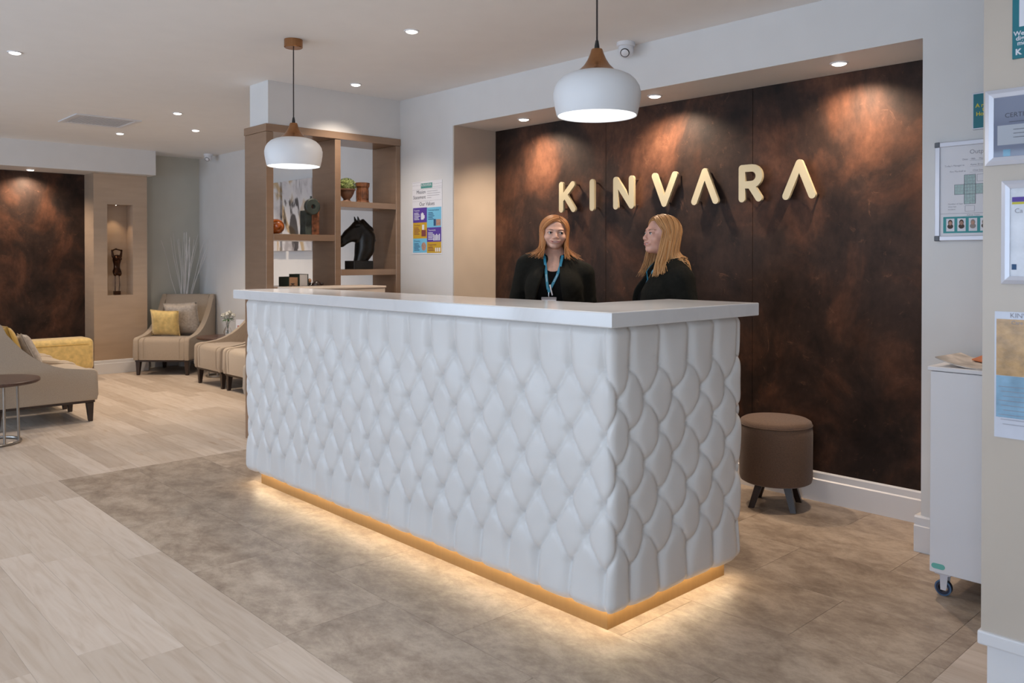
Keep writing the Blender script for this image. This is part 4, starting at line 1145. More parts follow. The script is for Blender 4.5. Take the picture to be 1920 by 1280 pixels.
def cushion(label, loc, rot, w, h, th, mat, group=None):
    bm = bmesh.new(); n = 14; vs = {}
    for side in (1, -1):
        for i in range(n + 1):
            for j in range(n + 1):
                u, v = 2 * i / n - 1, 2 * j / n - 1
                pinch = 1 - 0.07 * (1 - abs(u) ** 2) * abs(v) ** 3 * 0 
                ex = 1 - 0.06 * (1 - v * v) * 1.0; ez = 1 - 0.06 * (1 - u * u) * 1.0
                t_ = ((1 - u ** 4) * (1 - v ** 4)) ** 0.55
                wr = 0.004 * math.sin(9 * u + 4 * v) * t_
                key = (i, j, side) if 0 < i < n and 0 < j < n else (i, j, 0)
                if key not in vs:
                    vs[key] = bm.verts.new((u * w / 2 * ex, side * (th / 2 * t_ + wr) if key[2] else 0, v * h / 2 * ez + h / 2))
        for i in range(n):
            for j in range(n):
                g = lambda a, b: vs.get((a, b, side)) or vs[(a, b, 0)]
                bm.faces.new((g(i, j), g(i + 1, j), g(i + 1, j + 1), g(i, j + 1)))
    t = thing('cushion', label, 'cushion', loc, 0, group); t.rotation_euler = rot
    obj('cover', bm, MAT[mat], t, 'all')
    bm = bmesh.new()
    edge = []
    m_ = 24
    for q in range(4):
        for k in range(m_):
            s = 2 * k / m_ - 1
            u, v = ((s, -1), (1, s), (-s, 1), (-1, -s))[q]
            edge.append((u * w / 2 * (1 - 0.06 * (1 - v * v)), 0, v * h / 2 * (1 - 0.06 * (1 - u * u)) + h / 2))
    edge.append(edge[0]); tube(bm, edge, 0.004, 6)
    obj('piping', bm, MAT[mat], t, True)
    return t
# corner chair: facing (0.707,-0.707); cushion plane leans against the backrest
cf = Vector((0.7071, -0.7071, 0)); cr = Vector((0.7071, 0.7071, 0))
base = Vector((-10.045, 3.865, 0.436))
p = base + cf * (-0.135) + cr * 0.06
cushion('silver-grey patterned cushion at the back of the corner chair', p, Euler((R(-14), R(3), R(-135)), 'XYZ'), 0.41, 0.40, 0.12, 'silver_fab')
p = base + cf * 0.03 + cr * (-0.10)
cushion('mustard yellow cushion in front on the corner chair', p, Euler((R(-17), R(-3), R(-131)), 'XYZ'), 0.33, 0.32, 0.11, 'yellow2')
cushion('mustard cushion against the back of the nearest left chair', Vector((-7.74, 1.70, 0.437)), Euler((R(20), R(2), R(2)), 'XYZ'), 0.42, 0.41, 0.11, 'yellow')
cushion('grey satin cushion leaning forward on the nearest left chair', Vector((-7.70, 1.83, 0.437)), Euler((R(24), R(-4), R(-8)), 'XYZ'), 0.34, 0.33, 0.11, 'silver_fab')

# yellow bench along the copper panel
t = thing('yellow_bench', 'long mustard yellow upholstered bench below the lounge copper panel', 'bench', (-10.17, 1.55, 0))
bm = BX(-0.17, 0.19, -1.5, 1.39, 0.10, 0.468, 0.06, 5)
obj('upholstered_block', bm, MAT['yellow2'], t, True)
bm = bmesh.new()
pts = [(0.191, -1.43, 0.405), (0.191, 1.32, 0.405)]
tube(bm, pts, 0.004, 6); obj('seam_piping', bm, MAT['yellow'], t, True)
for x in (-0.12, 0.14):
    for y in (-1.38, 1.28):
        obj('foot', prism(bmesh.new(), [(x - 0.02, y - 0.02), (x + 0.02, y - 0.02), (x + 0.02, y + 0.02), (x - 0.02, y + 0.02)], 'z', 0, 0.103), MAT['wood_dark'], t)

# round side tables
def side_table(label, x, y, rz, r, z, rb):
    t = thing('side_table', label, 'side table', (x, y, 0), rz, 'round walnut side tables')
    obj('table_top', lathe(bmesh.new(), [(0, z - 0.026), (r - 0.012, z - 0.026), (r, z - 0.018), (r, z - 0.004), (r - 0.004, z), (0, z)], 56), MAT['wood_table'], t, True)
    bm = bmesh.new()
    n = 44; pts = [(rb * math.cos(R(-150) + R(300) * i / n), rb * math.sin(R(-150) + R(300) * i / n), 0.011) for i in range(n + 1)]
    tube(bm, pts, 0.0105, 8); obj('base_ring', bm, MAT['steel'], t, True)
    for a in (-22, 22, 150, -150):
        c, s = rb * math.cos(R(a)), rb * math.sin(R(a))
        b = bmesh.new(); tube(b, [(c, s, 0.015), (c * 0.94, s * 0.94, z - 0.027)], 0.009, 8); obj('leg', b, MAT['steel'], t, True)
side_table('round walnut side table with steel legs at the left edge', -7.014, 1.369, R(35), 0.305, 0.468, 0.175)
side_table('round walnut side table under the flower vase in the corner', -9.27, 4.09, R(-60), 0.27, 0.462, 0.16)

# flower vase
t = thing('flower_vase', 'small clear glass vase of white flowers on the corner side table', 'vase', (-9.235, 4.155, 0.463))
obj('glass_vase', lathe(bmesh.new(), [(0, 0), (0.028, 0), (0.036, 0.006), (0.046, 0.035), (0.044, 0.06), (0.028, 0.092), (0.016, 0.115), (0.015, 0.145), (0.021, 0.168), (0.019, 0.168), (0.013, 0.145), (0.014, 0.115), (0.025, 0.092), (0.041, 0.06), (0.043, 0.035), (0.033, 0.008), (0, 0.008)], 28, cap=False), MAT['glass'], t, True)
MAT['petal'] = M('white_petal', (0.72, 0.70, 0.62), 0.7, var=0.1, scale=60)
MAT['green'] = M('leaf_green', (0.05, 0.13, 0.035), 0.5, var=0.4, scale=20)
r = random.Random(5)
for k, (dx, dy, dz) in enumerate(((0, 0, 0.255), (-0.035, -0.035, 0.235), (0.045, 0.045, 0.235), (0.03, -0.02, 0.25), (-0.03, 0.04, 0.262), (0.01, 0.0, 0.225))):
    bm = bmesh.new(); c = Vector((dx, dy, dz))
    ellip(bm, c, (0.022, 0.022, 0.02), 10, 8)
    for i in range(36):
        n = Vector((r.gauss(0, 1), r.gauss(0, 1), r.gauss(0.3, 1))).normalized()
        ax = n.orthogonal().normalized(); ax.rotate(Matrix.Rotation(r.random() * 6.28, 3, n)); bx = n.cross(ax)
        q = c + n * 0.022; s = 0.011
        bm.faces.new([bm.verts.new(q + v) for v in (-ax * s, -bx * s + n * 0.004, ax * s + n * 0.006, bx * s + n * 0.004)])
    fl = obj('flower', bm, MAT['petal'], t, 'all')
    b = bmesh.new(); tube(b, [c, (dx * 0.3, dy * 0.3, 0.15), (-dx * 0.2, -dy * 0.2, 0.03)], 0.0018, 5); obj('stem', b, MAT['green'], fl)
for i in range(14):
    a = i / 14 * 2 * PI + r.random(); bm = bmesh.new()
    d = Vector((math.cos(a), math.sin(a), r.uniform(-0.3, 0.2))); s = Vector((-math.sin(a), math.cos(a), 0)) * 0.012
    p0 = Vector((0, 0, 0.195)) + d * 0.012; p1 = p0 + d * 0.035; p2 = p0 + d * 0.065 + Vector((0, 0, -0.008))
    vs = [bm.verts.new(v) for v in (p0, p1 - s, p2, p1 + s)]; bm.faces.new(vs)
    g = bmesh.ops.extrude_face_region(bm, geom=bm.faces[:]); bmesh.ops.translate(bm, verts=[v for v in g['geom'] if isinstance(v, bmesh.types.BMVert)], vec=(0, 0, 0.0015))
    obj('leaf', bm, MAT['green'], t)
# leaflet on the same table
t = thing('leaflet_stand', 'white leaflet standing behind the flower vase', 'leaflet', (-9.135, 4.262, 0.463), R(38))
obj('leaflet', BX(-0.055, 0.055, -0.002, 0.002, 0.004, 0.19), MAT['paper'], t)
bm = bmesh.new(); qd(bm, -0.035, -0.012, 0.07, 0.12, -0.0026); obj('red_mark', bm, M('print_red', (0.45, 0.05, 0.04), 0.5), t)
bm = bmesh.new(); qd(bm, 0.008, 0.032, 0.07, 0.12, -0.0026); obj('blue_mark', bm, MAT['ink_blue'], t)
obj('foot', BX(-0.057, 0.057, -0.012, 0.02, 0, 0.0039), MAT['white_plastic'], t)

# floor vase with white twigs behind the corner chair
t = thing('twig_vase', 'bundle of white curly twigs in a tall floor vase behind the corner chair', 'vase', (-10.50, 4.15, 0))
obj('floor_vase', lathe(bmesh.new(), [(0, 0), (0.07, 0), (0.078, 0.02), (0.06, 0.3), (0.045, 0.6), (0.052, 0.80), (0.047, 0.80), (0.040, 0.6), (0.05, 0.3), (0, 0.05)], 28, cap=False), MAT['white_metal'], t, True)
MAT['twig'] = M('white_twig', (0.80, 0.76, 0.73), 0.7, var=0.1)
r = random.Random(11)
right = Vector((0.6845, 0.729, 0))
fwd = Vector((-0.729, 0.6845, 0))
tips = [-0.34, -0.16, -0.13, -0.03, -0.02, 0.0, 0.02, 0.04, 0.05, 0.07, 0.08, 0.10, 0.13, 0.16, 0.20, 0.26, 0.30, 0.33, 0.05, -0.06, 0.02, 0.11]
for k, lat in enumerate(tips):
    z1 = 1.70 - 0.14 * r.random() - (0.05 if abs(lat) > 0.2 else 0); dep = r.uniform(-0.10, 0.06)
    pts = []; ph = r.random() * 6.28
    for i in range(11):
        s = i / 10
        w = 0.012 * math.sin(s * 9 + ph) * s
        bend = s ** 1.7 if abs(lat) > 0.12 else s
        pos = right * (lat * bend + w) + fwd * (dep * s + w * 0.6)
        # stay clear of the two walls in the corner
        wx, wy = pos.x - 10.50, pos.y + 4.15
        wx = max(wx, -10.60); wy = min(wy, 4.385)
        pts.append((wx + 10.50, wy - 4.15, 0.30 + (z1 - 0.30) * s))
    b = bmesh.new(); tube(b, pts, [0.0045 - 0.0028 * i / 10 for i in range(11)], 5); obj('twig', b, MAT['twig'], t, True)

# ------------------------------------------------------------------ implicit surfaces for organic shapes
f32 = np.float32
def s_ell(P, c, r):
    q = [(P[i] - c[i]) / r[i] for i in range(3)]
    k0 = np.sqrt(q[0] ** 2 + q[1] ** 2 + q[2] ** 2) + 1e-9
    k1 = np.sqrt((q[0] / r[0]) ** 2 + (q[1] / r[1]) ** 2 + (q[2] / r[2]) ** 2) + 1e-9
    return k0 * (k0 - 1) / k1
def s_rc(P, a, b, ra, rb):
    d = [b[i] - a[i] for i in range(3)]; L2 = sum(v * v for v in d)
    t = np.clip(sum((P[i] - a[i]) * d[i] for i in range(3)) / L2, 0, 1)
    return np.sqrt(sum((P[i] - a[i] - t * d[i]) ** 2 for i in range(3))) - (ra + t * (rb - ra))
def smin(a, b, k):
    h = np.clip(0.5 + 0.5 * (b - a) / k, 0, 1)
    return b * (1 - h) + a * h - k * h * (1 - h)
def smax(a, b, k): return -smin(-a, -b, k)

def surface_nets(fn, lo, hi, h):
    ax = [np.arange(lo[i], hi[i] + h, h, dtype=f32) for i in range(3)]
    P = (ax[0][:, None, None], ax[1][None, :, None], ax[2][None, None, :])
    f = np.broadcast_to(fn(P), tuple(len(a) for a in ax)).astype(f32)
    n = f.shape
    s = f < 0
    cs = [(i, j, k) for i in (0, 1) for j in (0, 1) for k in (0, 1)]
    sl = lambda i, j, k, A: A[i:n[0] - 1 + i, j:n[1] - 1 + j, k:n[2] - 1 + k]
    cnt = sum(sl(i, j, k, s).astype(np.int8) for i, j, k in cs)
    act = (cnt > 0) & (cnt < 8)
    I, J, K = np.nonzero(act)
    vid = np.full(act.shape, -1, np.int64); vid[I, J, K] = np.arange(len(I))
    acc = np.zeros((len(I), 3), f32); num = np.zeros(len(I), f32)
    for a in range(8):
        for b in range(a + 1, 8):
            da = [cs[b][q] - cs[a][q] for q in range(3)]
            if sum(abs(v) for v in da) != 1: continue
            fa = f[I + cs[a][0], J + cs[a][1], K + cs[a][2]]; fb = f[I + cs[b][0], J + cs[b][1], K + cs[b][2]]
            m = (fa < 0) != (fb < 0)
            t = np.where(m, fa / np.where(m, fa - fb, 1), 0)
            for q in range(3): acc[:, q] += np.where(m, cs[a][q] + t * da[q], 0)
            num += m
    V = acc / num[:, None] + np.stack([I, J, K], 1)
    V = V * h + np.array([ax[0][0], ax[1][0], ax[2][0]], f32)
    Fs = []
    for d in range(3):
        u, w = [(1, 2), (2, 0), (0, 1)][d]
        A = [slice(None)] * 3; B = [slice(None)] * 3
        A[d] = slice(0, n[d] - 1); B[d] = slice(1, n[d])
        for q in (u, w): A[q] = slice(1, n[q] - 1); B[q] = slice(1, n[q] - 1)
        sa, sb = s[tuple(A)], s[tuple(B)]
        X = np.argwhere(sa != sb)
        if not len(X): continue
        flip = sa[tuple(X.T)]
        base = X.copy(); base[:, u] += 1; base[:, w] += 1
        def at(du, dw):
            q = base.copy(); q[:, u] += du; q[:, w] += dw
            return vid[q[:, 0], q[:, 1], q[:, 2]]
        q4 = np.stack([at(-1, -1), at(0, -1), at(0, 0), at(-1, 0)], 1)
        q4[~flip] = q4[~flip][:, ::-1]
        Fs.append(q4)
    return V, np.concatenate(Fs)

def sdf_obj(name, fn, lo, hi, h, mat, parent):
    V, F = surface_nets(fn, lo, hi, h)
    me = np_mesh(name, V, F); me.materials.append(mat)
    return link_mesh(name, me, None, parent)

# ---- horse bust on the lower right shelf (profile towards -y)
MAT['horse'] = M('black_bronze', (0.012, 0.010, 0.008), 0.34, metal=0.3, var=0.4, scale=14, bump=0.5, bscale=45)
t = on_shelf('horse_bust', 'black bronze horse head bust on a square block', 'sculpture', 3.712, Z2, -5.765)
def horse(P):
    X = P[0] * 1.25; Q = (X, P[1], P[2])
    d = s_rc(Q, (0, 0.0, -0.01), (0, 0.045, 0.10), 0.056, 0.078)
    d = smin(d, s_rc(Q, (0, 0.045, 0.10), (0, 0.05, 0.185), 0.078, 0.082), 0.03)
    d = smin(d, s_rc(Q, (0, 0.05, 0.185), (0, -0.005, 0.275), 0.080, 0.055), 0.03)
    d = smin(d, s_rc(Q, (0, -0.02, 0.262), (0, -0.10, 0.205), 0.062, 0.052), 0.025)
    d = smin(d, s_rc(Q, (0, -0.10, 0.205), (0, -0.160, 0.160), 0.050, 0.041), 0.015)
    d = smin(d, s_ell(Q, (0, -0.048, 0.212), (0.055, 0.052, 0.058)), 0.02)
    d = smin(d, s_ell(Q, (0, -0.172, 0.152), (0.044, 0.030, 0.042)), 0.012)
    for s in (-1, 1):
        d = smin(d, s_rc(Q, (s * 0.028, -0.022, 0.315), (s * 0.032, -0.036, 0.360), 0.016, 0.004), 0.008)
        d = smin(d, s_ell(Q, (s * 0.046, -0.062, 0.262), (0.012, 0.016, 0.011)), 0.008)
        d = smax(d, -s_ell(Q, (s * 0.034, -0.195, 0.152), (0.008, 0.009, 0.007)), 0.006)
        d = smax(d, -s_ell(Q, (s * 0.052, -0.045, 0.285), (0.008, 0.016, 0.008)), 0.008)
    d = smax(d, -s_rc(Q, (-0.05, -0.205, 0.130), (0.05, -0.165, 0.126), 0.004, 0.004), 0.004)
    ridge = s_rc(Q, (0, 0.10, 0.26), (0, 0.125, 0.17), 0.022, 0.024)
    d = smin(d, ridge + 0.004 * np.sin(P[2] * 160 + P[1] * 60), 0.02)
    d = smin(d, s_rc(Q, (0, 0.03, 0.325), (0, 0.10, 0.26), 0.018, 0.022), 0.02)
    return np.maximum(d, -P[2] + 0.062) if False else d
h_ = sdf_obj('horse_head', lambda P: horse((P[0], P[1], P[2] - 0.066)), (-0.09, -0.24, 0.055), (0.09, 0.18, 0.45), 0.0045, MAT['horse'], t)
obj('block', BX(-0.07, 0.07, -0.10, 0.085, 0.0, 0.068, 0.003, 1), MAT['horse'], t)

# ---- bronze torso in the niche
MAT['dark_bronze'] = M('polished_dark_bronze', (0.05, 0.02, 0.009), 0.14, metal=0.8, var=0.4, scale=20)
t = thing('niche_statuette', 'small dark bronze torso statuette in the column niche', 'sculpture', (-10.47, 3.335, 0.926))
def torso(P):
    P = (P[0], P[1] / 0.98, P[2])
    d = s_ell(P, (0.0, 0.0, 0.42), (0.035, 0.05, 0.06))
    d = smin(d, s_ell(P, (0.0, -0.002, 0.34), (0.028, 0.036, 0.06)), 0.03)
    d = smin(d, s_ell(P, (0.0, 0.0, 0.275), (0.036, 0.05, 0.045)), 0.025)
    for s in (-1, 1):
        d = smin(d, s_ell(P, (0.035, s * 0.024 + 0.004, 0.43), (0.02, 0.02, 0.02)), 0.008)
        d = smin(d, s_rc(P, (0, s * 0.045, 0.46), (0, s * 0.056, 0.53), 0.016, 0.010), 0.012)
        d = smin(d, s_ell(P, (0.018, s * 0.026, 0.255), (0.024, 0.022, 0.034)), 0.01)
    d = smin(d, s_rc(P, (0, 0.052, 0.53), (0.004, -0.01, 0.545), 0.010, 0.008), 0.008)
    d = smin(d, s_rc(P, (0, -0.052, 0.53), (0.004, -0.01, 0.548), 0.010, 0.008), 0.008)
    return d
sdf_obj('torso', torso, (-0.07, -0.105, 0.19), (0.09, 0.105, 0.57), 0.005, MAT['dark_bronze'], t)
obj('rod', tube(bmesh.new(), [(0, -0.02, 0.04), (0, -0.02, 0.25)], 0.006, 8), MAT['dark_bronze'], t, True)
obj('rod', tube(bmesh.new(), [(0, 0.022, 0.04), (0, 0.03, 0.12), (0, 0.024, 0.25)], 0.005, 8), MAT['dark_bronze'], t, True)
obj('foot_block', BX(-0.03, 0.03, -0.035, 0.035, 0, 0.045, 0.003, 1), MAT['dark_bronze'], t)
l = bpy.data.lights.new('niche_light', 'SPOT'); l.energy = 6.0; l.spot_size = R(75); l.spot_blend = 0.6; l.color = (1, 0.72, 0.45); l.shadow_soft_size = 0.01
nl = thing('downlight', 'tiny recessed downlight at the top of the column niche', 'downlight', (-10.48, 3.33, 2.0))
obj('trim_ring', lathe(bmesh.new(), [(0.014, -0.001), (0.016, -0.004), (0.02, -0.003), (0.021, 0)], 20, cap=False), MAT['chrome'], nl, True)
obj('lens', lathe(bmesh.new(), [(0.014, -0.0005), (0.008, -0.004), (0, -0.005)], 16, cap=False), MAT['spot_glow'], nl, True)
o = bpy.data.objects.new('niche_light', l); COL.objects.link(o); o.parent = nl; o.location = (0, 0, -0.012)

# ------------------------------------------------------------------ people
def skin_mat(name, col):
    m = M(name, col, 0.48, var=0.10, scale=30)
    b = m.node_tree.nodes['Principled BSDF']
    b.inputs['Subsurface Weight'].default_value = 0.12; b.inputs['Subsurface Radius'].default_value = (0.012, 0.005, 0.003)
    return m
MAT['skin'] = skin_mat('fair_skin', (0.62, 0.37, 0.285))
MAT['skin2'] = skin_mat('rosy_skin', (0.60, 0.34, 0.265))
MAT['lips'] = M('lip_pink', (0.54, 0.24, 0.21), 0.35, var=0.08)
MAT['brow'] = M('eyebrow_brown', (0.27, 0.14, 0.085), 0.7, var=0.2, scale=200)
MAT['sclera'] = M('eye_white', (0.52, 0.48, 0.46), 0.15)
MAT['iris'] = M('eye_iris', (0.028, 0.035, 0.04), 0.1, var=0.3, scale=300)
MAT['pupil'] = M('eye_pupil', (0.006, 0.006, 0.006), 0.1)
MAT['lash'] = M('eyelash', (0.02, 0.012, 0.01), 0.6)
MAT['teeth'] = M('teeth', (0.72, 0.68, 0.62), 0.25)
MAT['jacket'] = M('black_wool', (0.009, 0.0095, 0.008), 0.9, var=0.2, scale=60, bump=0.4, bscale=350, spec=0.15)
MAT['top'] = M('black_jersey', (0.005, 0.005, 0.0055), 0.9, var=0.1, bump=0.2, bscale=300, spec=0.1)
MAT['trouser'] = M('black_trouser', (0.010, 0.010, 0.011), 0.8, var=0.1)
MAT['lanyard'] = M('blue_lanyard', (0.03, 0.24, 0.38), 0.5, var=0.08)
MAT['badge'] = M('grey_badge', (0.30, 0.28, 0.29), 0.3, var=0.05)
def hair_mat(name, c0, c1, c2):
    m = bpy.data.materials.new(name); m.use_nodes = True
    nt = m.node_tree; b = nt.nodes['Principled BSDF']
    at = nt.nodes.new('ShaderNodeAttribute'); at.attribute_name = 'strand'
    rp = ramp(nt, [(0.0, c0), (0.5, c1), (1.0, c2)])
    nt.links.new(at.outputs['Fac'], rp.inputs['Fac']); nt.links.new(rp.outputs['Color'], b.inputs['Base Color'])
    b.inputs['Roughness'].default_value = 0.5; b.inputs['Specular IOR Level'].default_value = 0.4
    return m
MAT['hair1'] = hair_mat('strawberry_blonde_hair', (0.26, 0.10, 0.035), (0.46, 0.20, 0.07), (0.60, 0.32, 0.14))
MAT['hair2'] = hair_mat('golden_blonde_hair', (0.24, 0.11, 0.04), (0.44, 0.23, 0.09), (0.60, 0.37, 0.18))

def head_field(q, smile):
    d = s_ell(q, (0, -0.012, 0.027), (0.072, 0.092, 0.083))
    d = smin(d, s_ell(q, (0, 0.022, -0.036), (0.059, 0.066, 0.075)), 0.022)
    d = smin(d, s_ell(q, (0, 0.066, -0.092), (0.021, 0.019, 0.016)), 0.026)
    d = smin(d, s_ell(q, (0, 0.072, 0.020), (0.043, 0.017, 0.011)), 0.018)
    for s in (-1, 1):
        d = smin(d, s_ell(q, (s * 0.037, 0.060, -0.034 + 0.004 * smile), (0.021, 0.021, 0.019)), 0.024)
        d = smax(d, -s_ell(q, (s * 0.031, 0.098, 0.001), (0.017, 0.016, 0.0105)), 0.014)
        d = smin(d, s_ell(q, (s * 0.031, 0.0745, 0.0005), (0.0152, 0.0140, 0.0125)), 0.005)
        d = smax(d, -s_ell(q, (s * 0.0312, 0.0905, -0.0008), (0.0130, 0.012, 0.0037)), 0.002)
        d = smin(d, s_ell(q, (s * 0.0105, 0.093, -0.0345), (0.008, 0.009, 0.0065)), 0.006)
        d = smin(d, s_ell(q, (s * 0.072, -0.008, -0.012), (0.008, 0.018, 0.028)), 0.008)
    d = smin(d, s_rc(q, (0, 0.082, 0.006), (0, 0.1005, -0.028), 0.0065, 0.0095), 0.012)
    d = smin(d, s_ell(q, (0, 0.081, -0.058), (0.028, 0.012, 0.016)), 0.012)
    zc = -0.0625 + 11.0 * smile * q[0] ** 2
    q = (q[0] / 1.2, q[1], q[2])
    d = smin(d, s_ell((q[0], q[1], q[2] - zc), (0, 0.0875, 0.0044), (0.026, 0.0062, 0.0024)), 0.003)
    d = smin(d, s_ell((q[0], q[1], q[2] - zc), (0, 0.0868, -0.0064), (0.022, 0.0066, 0.0030)), 0.003)
    d = smax(d, -s_ell((q[0], q[1], q[2] - zc), (0, 0.098, -0.0008), (0.0240, 0.0150, 0.0012 + 0.0040 * smile)), 0.0015)
    return d

def make_person(label, loc, rotz, prm):
    t = thing('person', label, 'person', (loc[0], loc[1], 0), rotz)
    hc = np.array(prm['hc']); sv = np.array(prm['hs']); sc = float(sv.mean())
    Rm = np.array(Euler((prm['pitch'], prm['roll'], prm['yaw']), 'XYZ').to_matrix())
    def to_head(P):
        p = [P[i] - hc[i] for i in range(3)]
        return tuple((Rm[0][i] * p[0] + Rm[1][i] * p[1] + Rm[2][i] * p[2]) / sv[i] for i in range(3))
    def from_head(v): return tuple(hc + Rm @ (sv * np.array(v)))
    nk0 = from_head((0, -0.025, -0.055)); sz = prm['sz']; nk1 = (0, -0.035, sz + 0.045)
    W = prm['w']
    def neck(P):
        d = s_rc(P, nk0, nk1, 0.048 * sc, 0.055)
        for s, dz in ((1, prm['dzr']), (-1, prm['dzl'])):
            d = smin(d, s_rc(P, (0, -0.04, sz + 0.03), (s * W, -0.03, sz - 0.045 + dz), 0.048, 0.045), 0.05)
        return d
    def torso_f(P):
        zz_ = sz - 1.315
        d = s_ell(P, (0, -0.012, 1.195 + zz_), (0.160 * prm['f'], 0.112, 0.18))
        for s in (-1, 1):
            d = smin(d, s_ell(P, (s * 0.078, 0.070, 1.165 + zz_), (0.074 * prm['f'], 0.066, 0.072)), 0.035)
        d = smin(d, s_ell(P, (0, 0.005, 1.0), (0.148 * prm['f'], 0.118, 0.18)), 0.06)
        d = smin(d, s_ell(P, (0, -0.012, 0.87), (0.185, 0.135, 0.13)), 0.06)
        return smin(d, neck(P), 0.05)
    AR = prm['arms']
    def arms_f(P, g=0.0):
        d = None
        for (sh_, el, wr) in AR:
            a = smin(s_rc(P, sh_, el, 0.054 + g, 0.043 + g), s_rc(P, el, wr, 0.042 + g, 0.029 + g), 0.02)
            d = a if d is None else np.minimum(d, a)
        return d
    def hand_f(P):
        d = None
        for (sh_, el, wr), s in zip(AR, (1, -1)):
            wv = Vector(wr); dv = (wv - Vector(el)).normalized()
            up = Vector((0, 0, 1)); side = dv.cross(up).normalized(); nrm = side.cross(dv).normalized()
            pc = wv + dv * 0.055
            a = smin(s_rc(P, wr, tuple(wv + dv * 0.03), 0.027, 0.024), s_rc(P, tuple(pc - side * 0.022), tuple(pc + side * 0.022), 0.021, 0.021), 0.02)
            for kf, (o_, l_) in enumerate(((-0.030, 0.062), (-0.010, 0.072), (0.011, 0.068), (0.031, 0.052))):
                b0 = pc + side * o_ + dv * 0.018; b1 = b0 + dv * l_ * 0.55 - nrm * 0.010; b2 = b1 + dv * l_ * 0.42 - nrm * 0.026
                a = smin(a, smin(s_rc(P, tuple(b0), tuple(b1), 0.0092, 0.0085), s_rc(P, tuple(b1), tuple(b2), 0.0085, 0.0072), 0.003), 0.004)
            tb = pc - side * 0.030 * s - dv * 0.02; t1 = tb - side * 0.026 * s + dv * 0.03; t2 = t1 + dv * 0.03 - nrm * 0.012
            a = smin(a, smin(s_rc(P, tuple(tb), tuple(t1), 0.012, 0.010), s_rc(P, tuple(t1), tuple(t2), 0.010, 0.008), 0.004), 0.006)
            d = a if d is None else np.minimum(d, a)
        return d
    def legs_f(P, g=0.0):
        d = None
        for s in (-1, 1):
            a = smin(s_rc(P, (s * 0.088, -0.005, 0.84), (s * 0.095, 0.0, 0.46), 0.088 + g, 0.058 + g), s_rc(P, (s * 0.095, 0.0, 0.46), (s * 0.10, -0.02, 0.085), 0.057 + g, 0.038 + g), 0.03)
            d = a if d is None else np.minimum(d, a)
        return d
    def foot_f(P):
        d = None
        for s in (-1, 1):
            a = s_rc(P, (s * 0.10, -0.035, 0.036), (s * 0.11, 0.12, 0.030), 0.036, 0.030)
            d = a if d is None else np.minimum(d, a)
        return d
    def skin_f(P):
        d = smin(torso_f(P), head_field(to_head(P), prm['smile']) * sc, 0.016)
        return d
    def body_mid(P): return np.minimum(smin(torso_f(P), arms_f(P), 0.03), hand_f(P))
    def body_low(P): return np.minimum(smin(smin(torso_f(P), legs_f(P), 0.04), foot_f(P), 0.02), 9.0)
    zt = hc[2] - 0.175
    parts = [surface_nets(skin_f, (hc[0] - 0.12, hc[1] - 0.14, zt), (hc[0] + 0.12, hc[1] + 0.14, hc[2] + 0.13), 0.0024),
             surface_nets(body_mid, (-0.36, -0.22, 0.80), (0.36, 0.34, zt + 0.02), 0.006),
             surface_nets(body_low, (-0.26, -0.20, -0.02), (0.26, 0.20, 0.86), 0.012)]
    Vs, Fs, n = [], [], 0
    for V, F in parts:
        Vs.append(V); Fs.append(F + n); n += len(V)
    V = np.concatenate(Vs); F = np.concatenate(Fs)
    me = np_mesh('body', V, F)
    me.materials.append(prm['skin']); me.materials.append(MAT['lips']); me.materials.append(MAT['brow'])
    nh = len(parts[0][1])
    C = V[F[:nh]].mean(1); q = to_head((C[:, 0], C[:, 1], C[:, 2])); x, y, z = q
    zc = -0.0625 + 11.0 * prm['smile'] * x ** 2
    lip = ((x / 0.0315) ** 2 + ((z - zc + 0.0010) / (0.0078 * np.sqrt(np.clip(1 - (x / 0.0335) ** 2, 0.05, 1)))) ** 2 < 1) & (y > 0.074)
    bz = 0.0215 - 9.0 * (np.abs(x) - 0.034) ** 2 + 0.05 * (np.abs(x) - 0.03)
    brow = (np.abs(z - bz) < 0.0026 * (1.15 - np.abs(np.abs(x) - 0.024) / 0.03)) & (np.abs(x) > 0.013) & (np.abs(x) < 0.05) & (y > 0.03)
    mi = np.zeros(len(F), np.int32); mi[:nh][lip] = 1; mi[:nh][brow] = 2
    me.polygons.foreach_set('material_index', mi)
    body = link_mesh('body', me, None, t)
    # eyes, lashes and teeth
    gz = Vector(prm['gaze']).normalized()
    for s in (-1, 1):
        bm = bmesh.new(); bmesh.ops.create_uvsphere(bm, u_segments=20, v_segments=20, radius=0.0122 * sc)
        rt = Vector((0, 0, 1)).rotation_difference(Vector(Rm @ np.array(gz))).to_matrix().to_4x4()
        for f_ in bm.faces:
            c_ = f_.calc_center_median().normalized()
            a_ang = math.degrees(math.acos(max(-1, min(1, c_.z))))
            f_.material_index = 2 if a_ang < 16 else (1 if a_ang < 36 else 0); f_.smooth = True
        bmesh.ops.transform(bm, matrix=Matrix.Translation(from_head((s * 0.031, 0.0765, 0.0))) @ rt, verts=bm.verts)
        m_ = bpy.data.meshes.new('eye'); bm.to_mesh(m_); bm.free()
        for k_ in ('sclera', 'iris', 'pupil'): m_.materials.append(MAT[k_])
        link_mesh('eye', m_, None, body)
        bm = bmesh.new()
        tube(bm, [from_head((s * 0.031 + u * 0.0135, 0.0892 - 0.0065 * u * u + (0.0 if s * u < 0 else -0.001 * abs(u)), 0.0052 - 0.0042 * u * u)) for u in np.linspace(-1, 1, 9)], 0.0016, 5)
        obj('eyelash', bm, MAT['lash'], body, True)
    bm = bmesh.new(); c_ = from_head((0, 0.0765, -0.0600))
    ellip(bm, c_, (0.025 * sc, 0.0112 * sc, 0.0066 * sc), 16, 10, Euler((prm['pitch'], prm['roll'], prm['yaw'])).to_matrix())
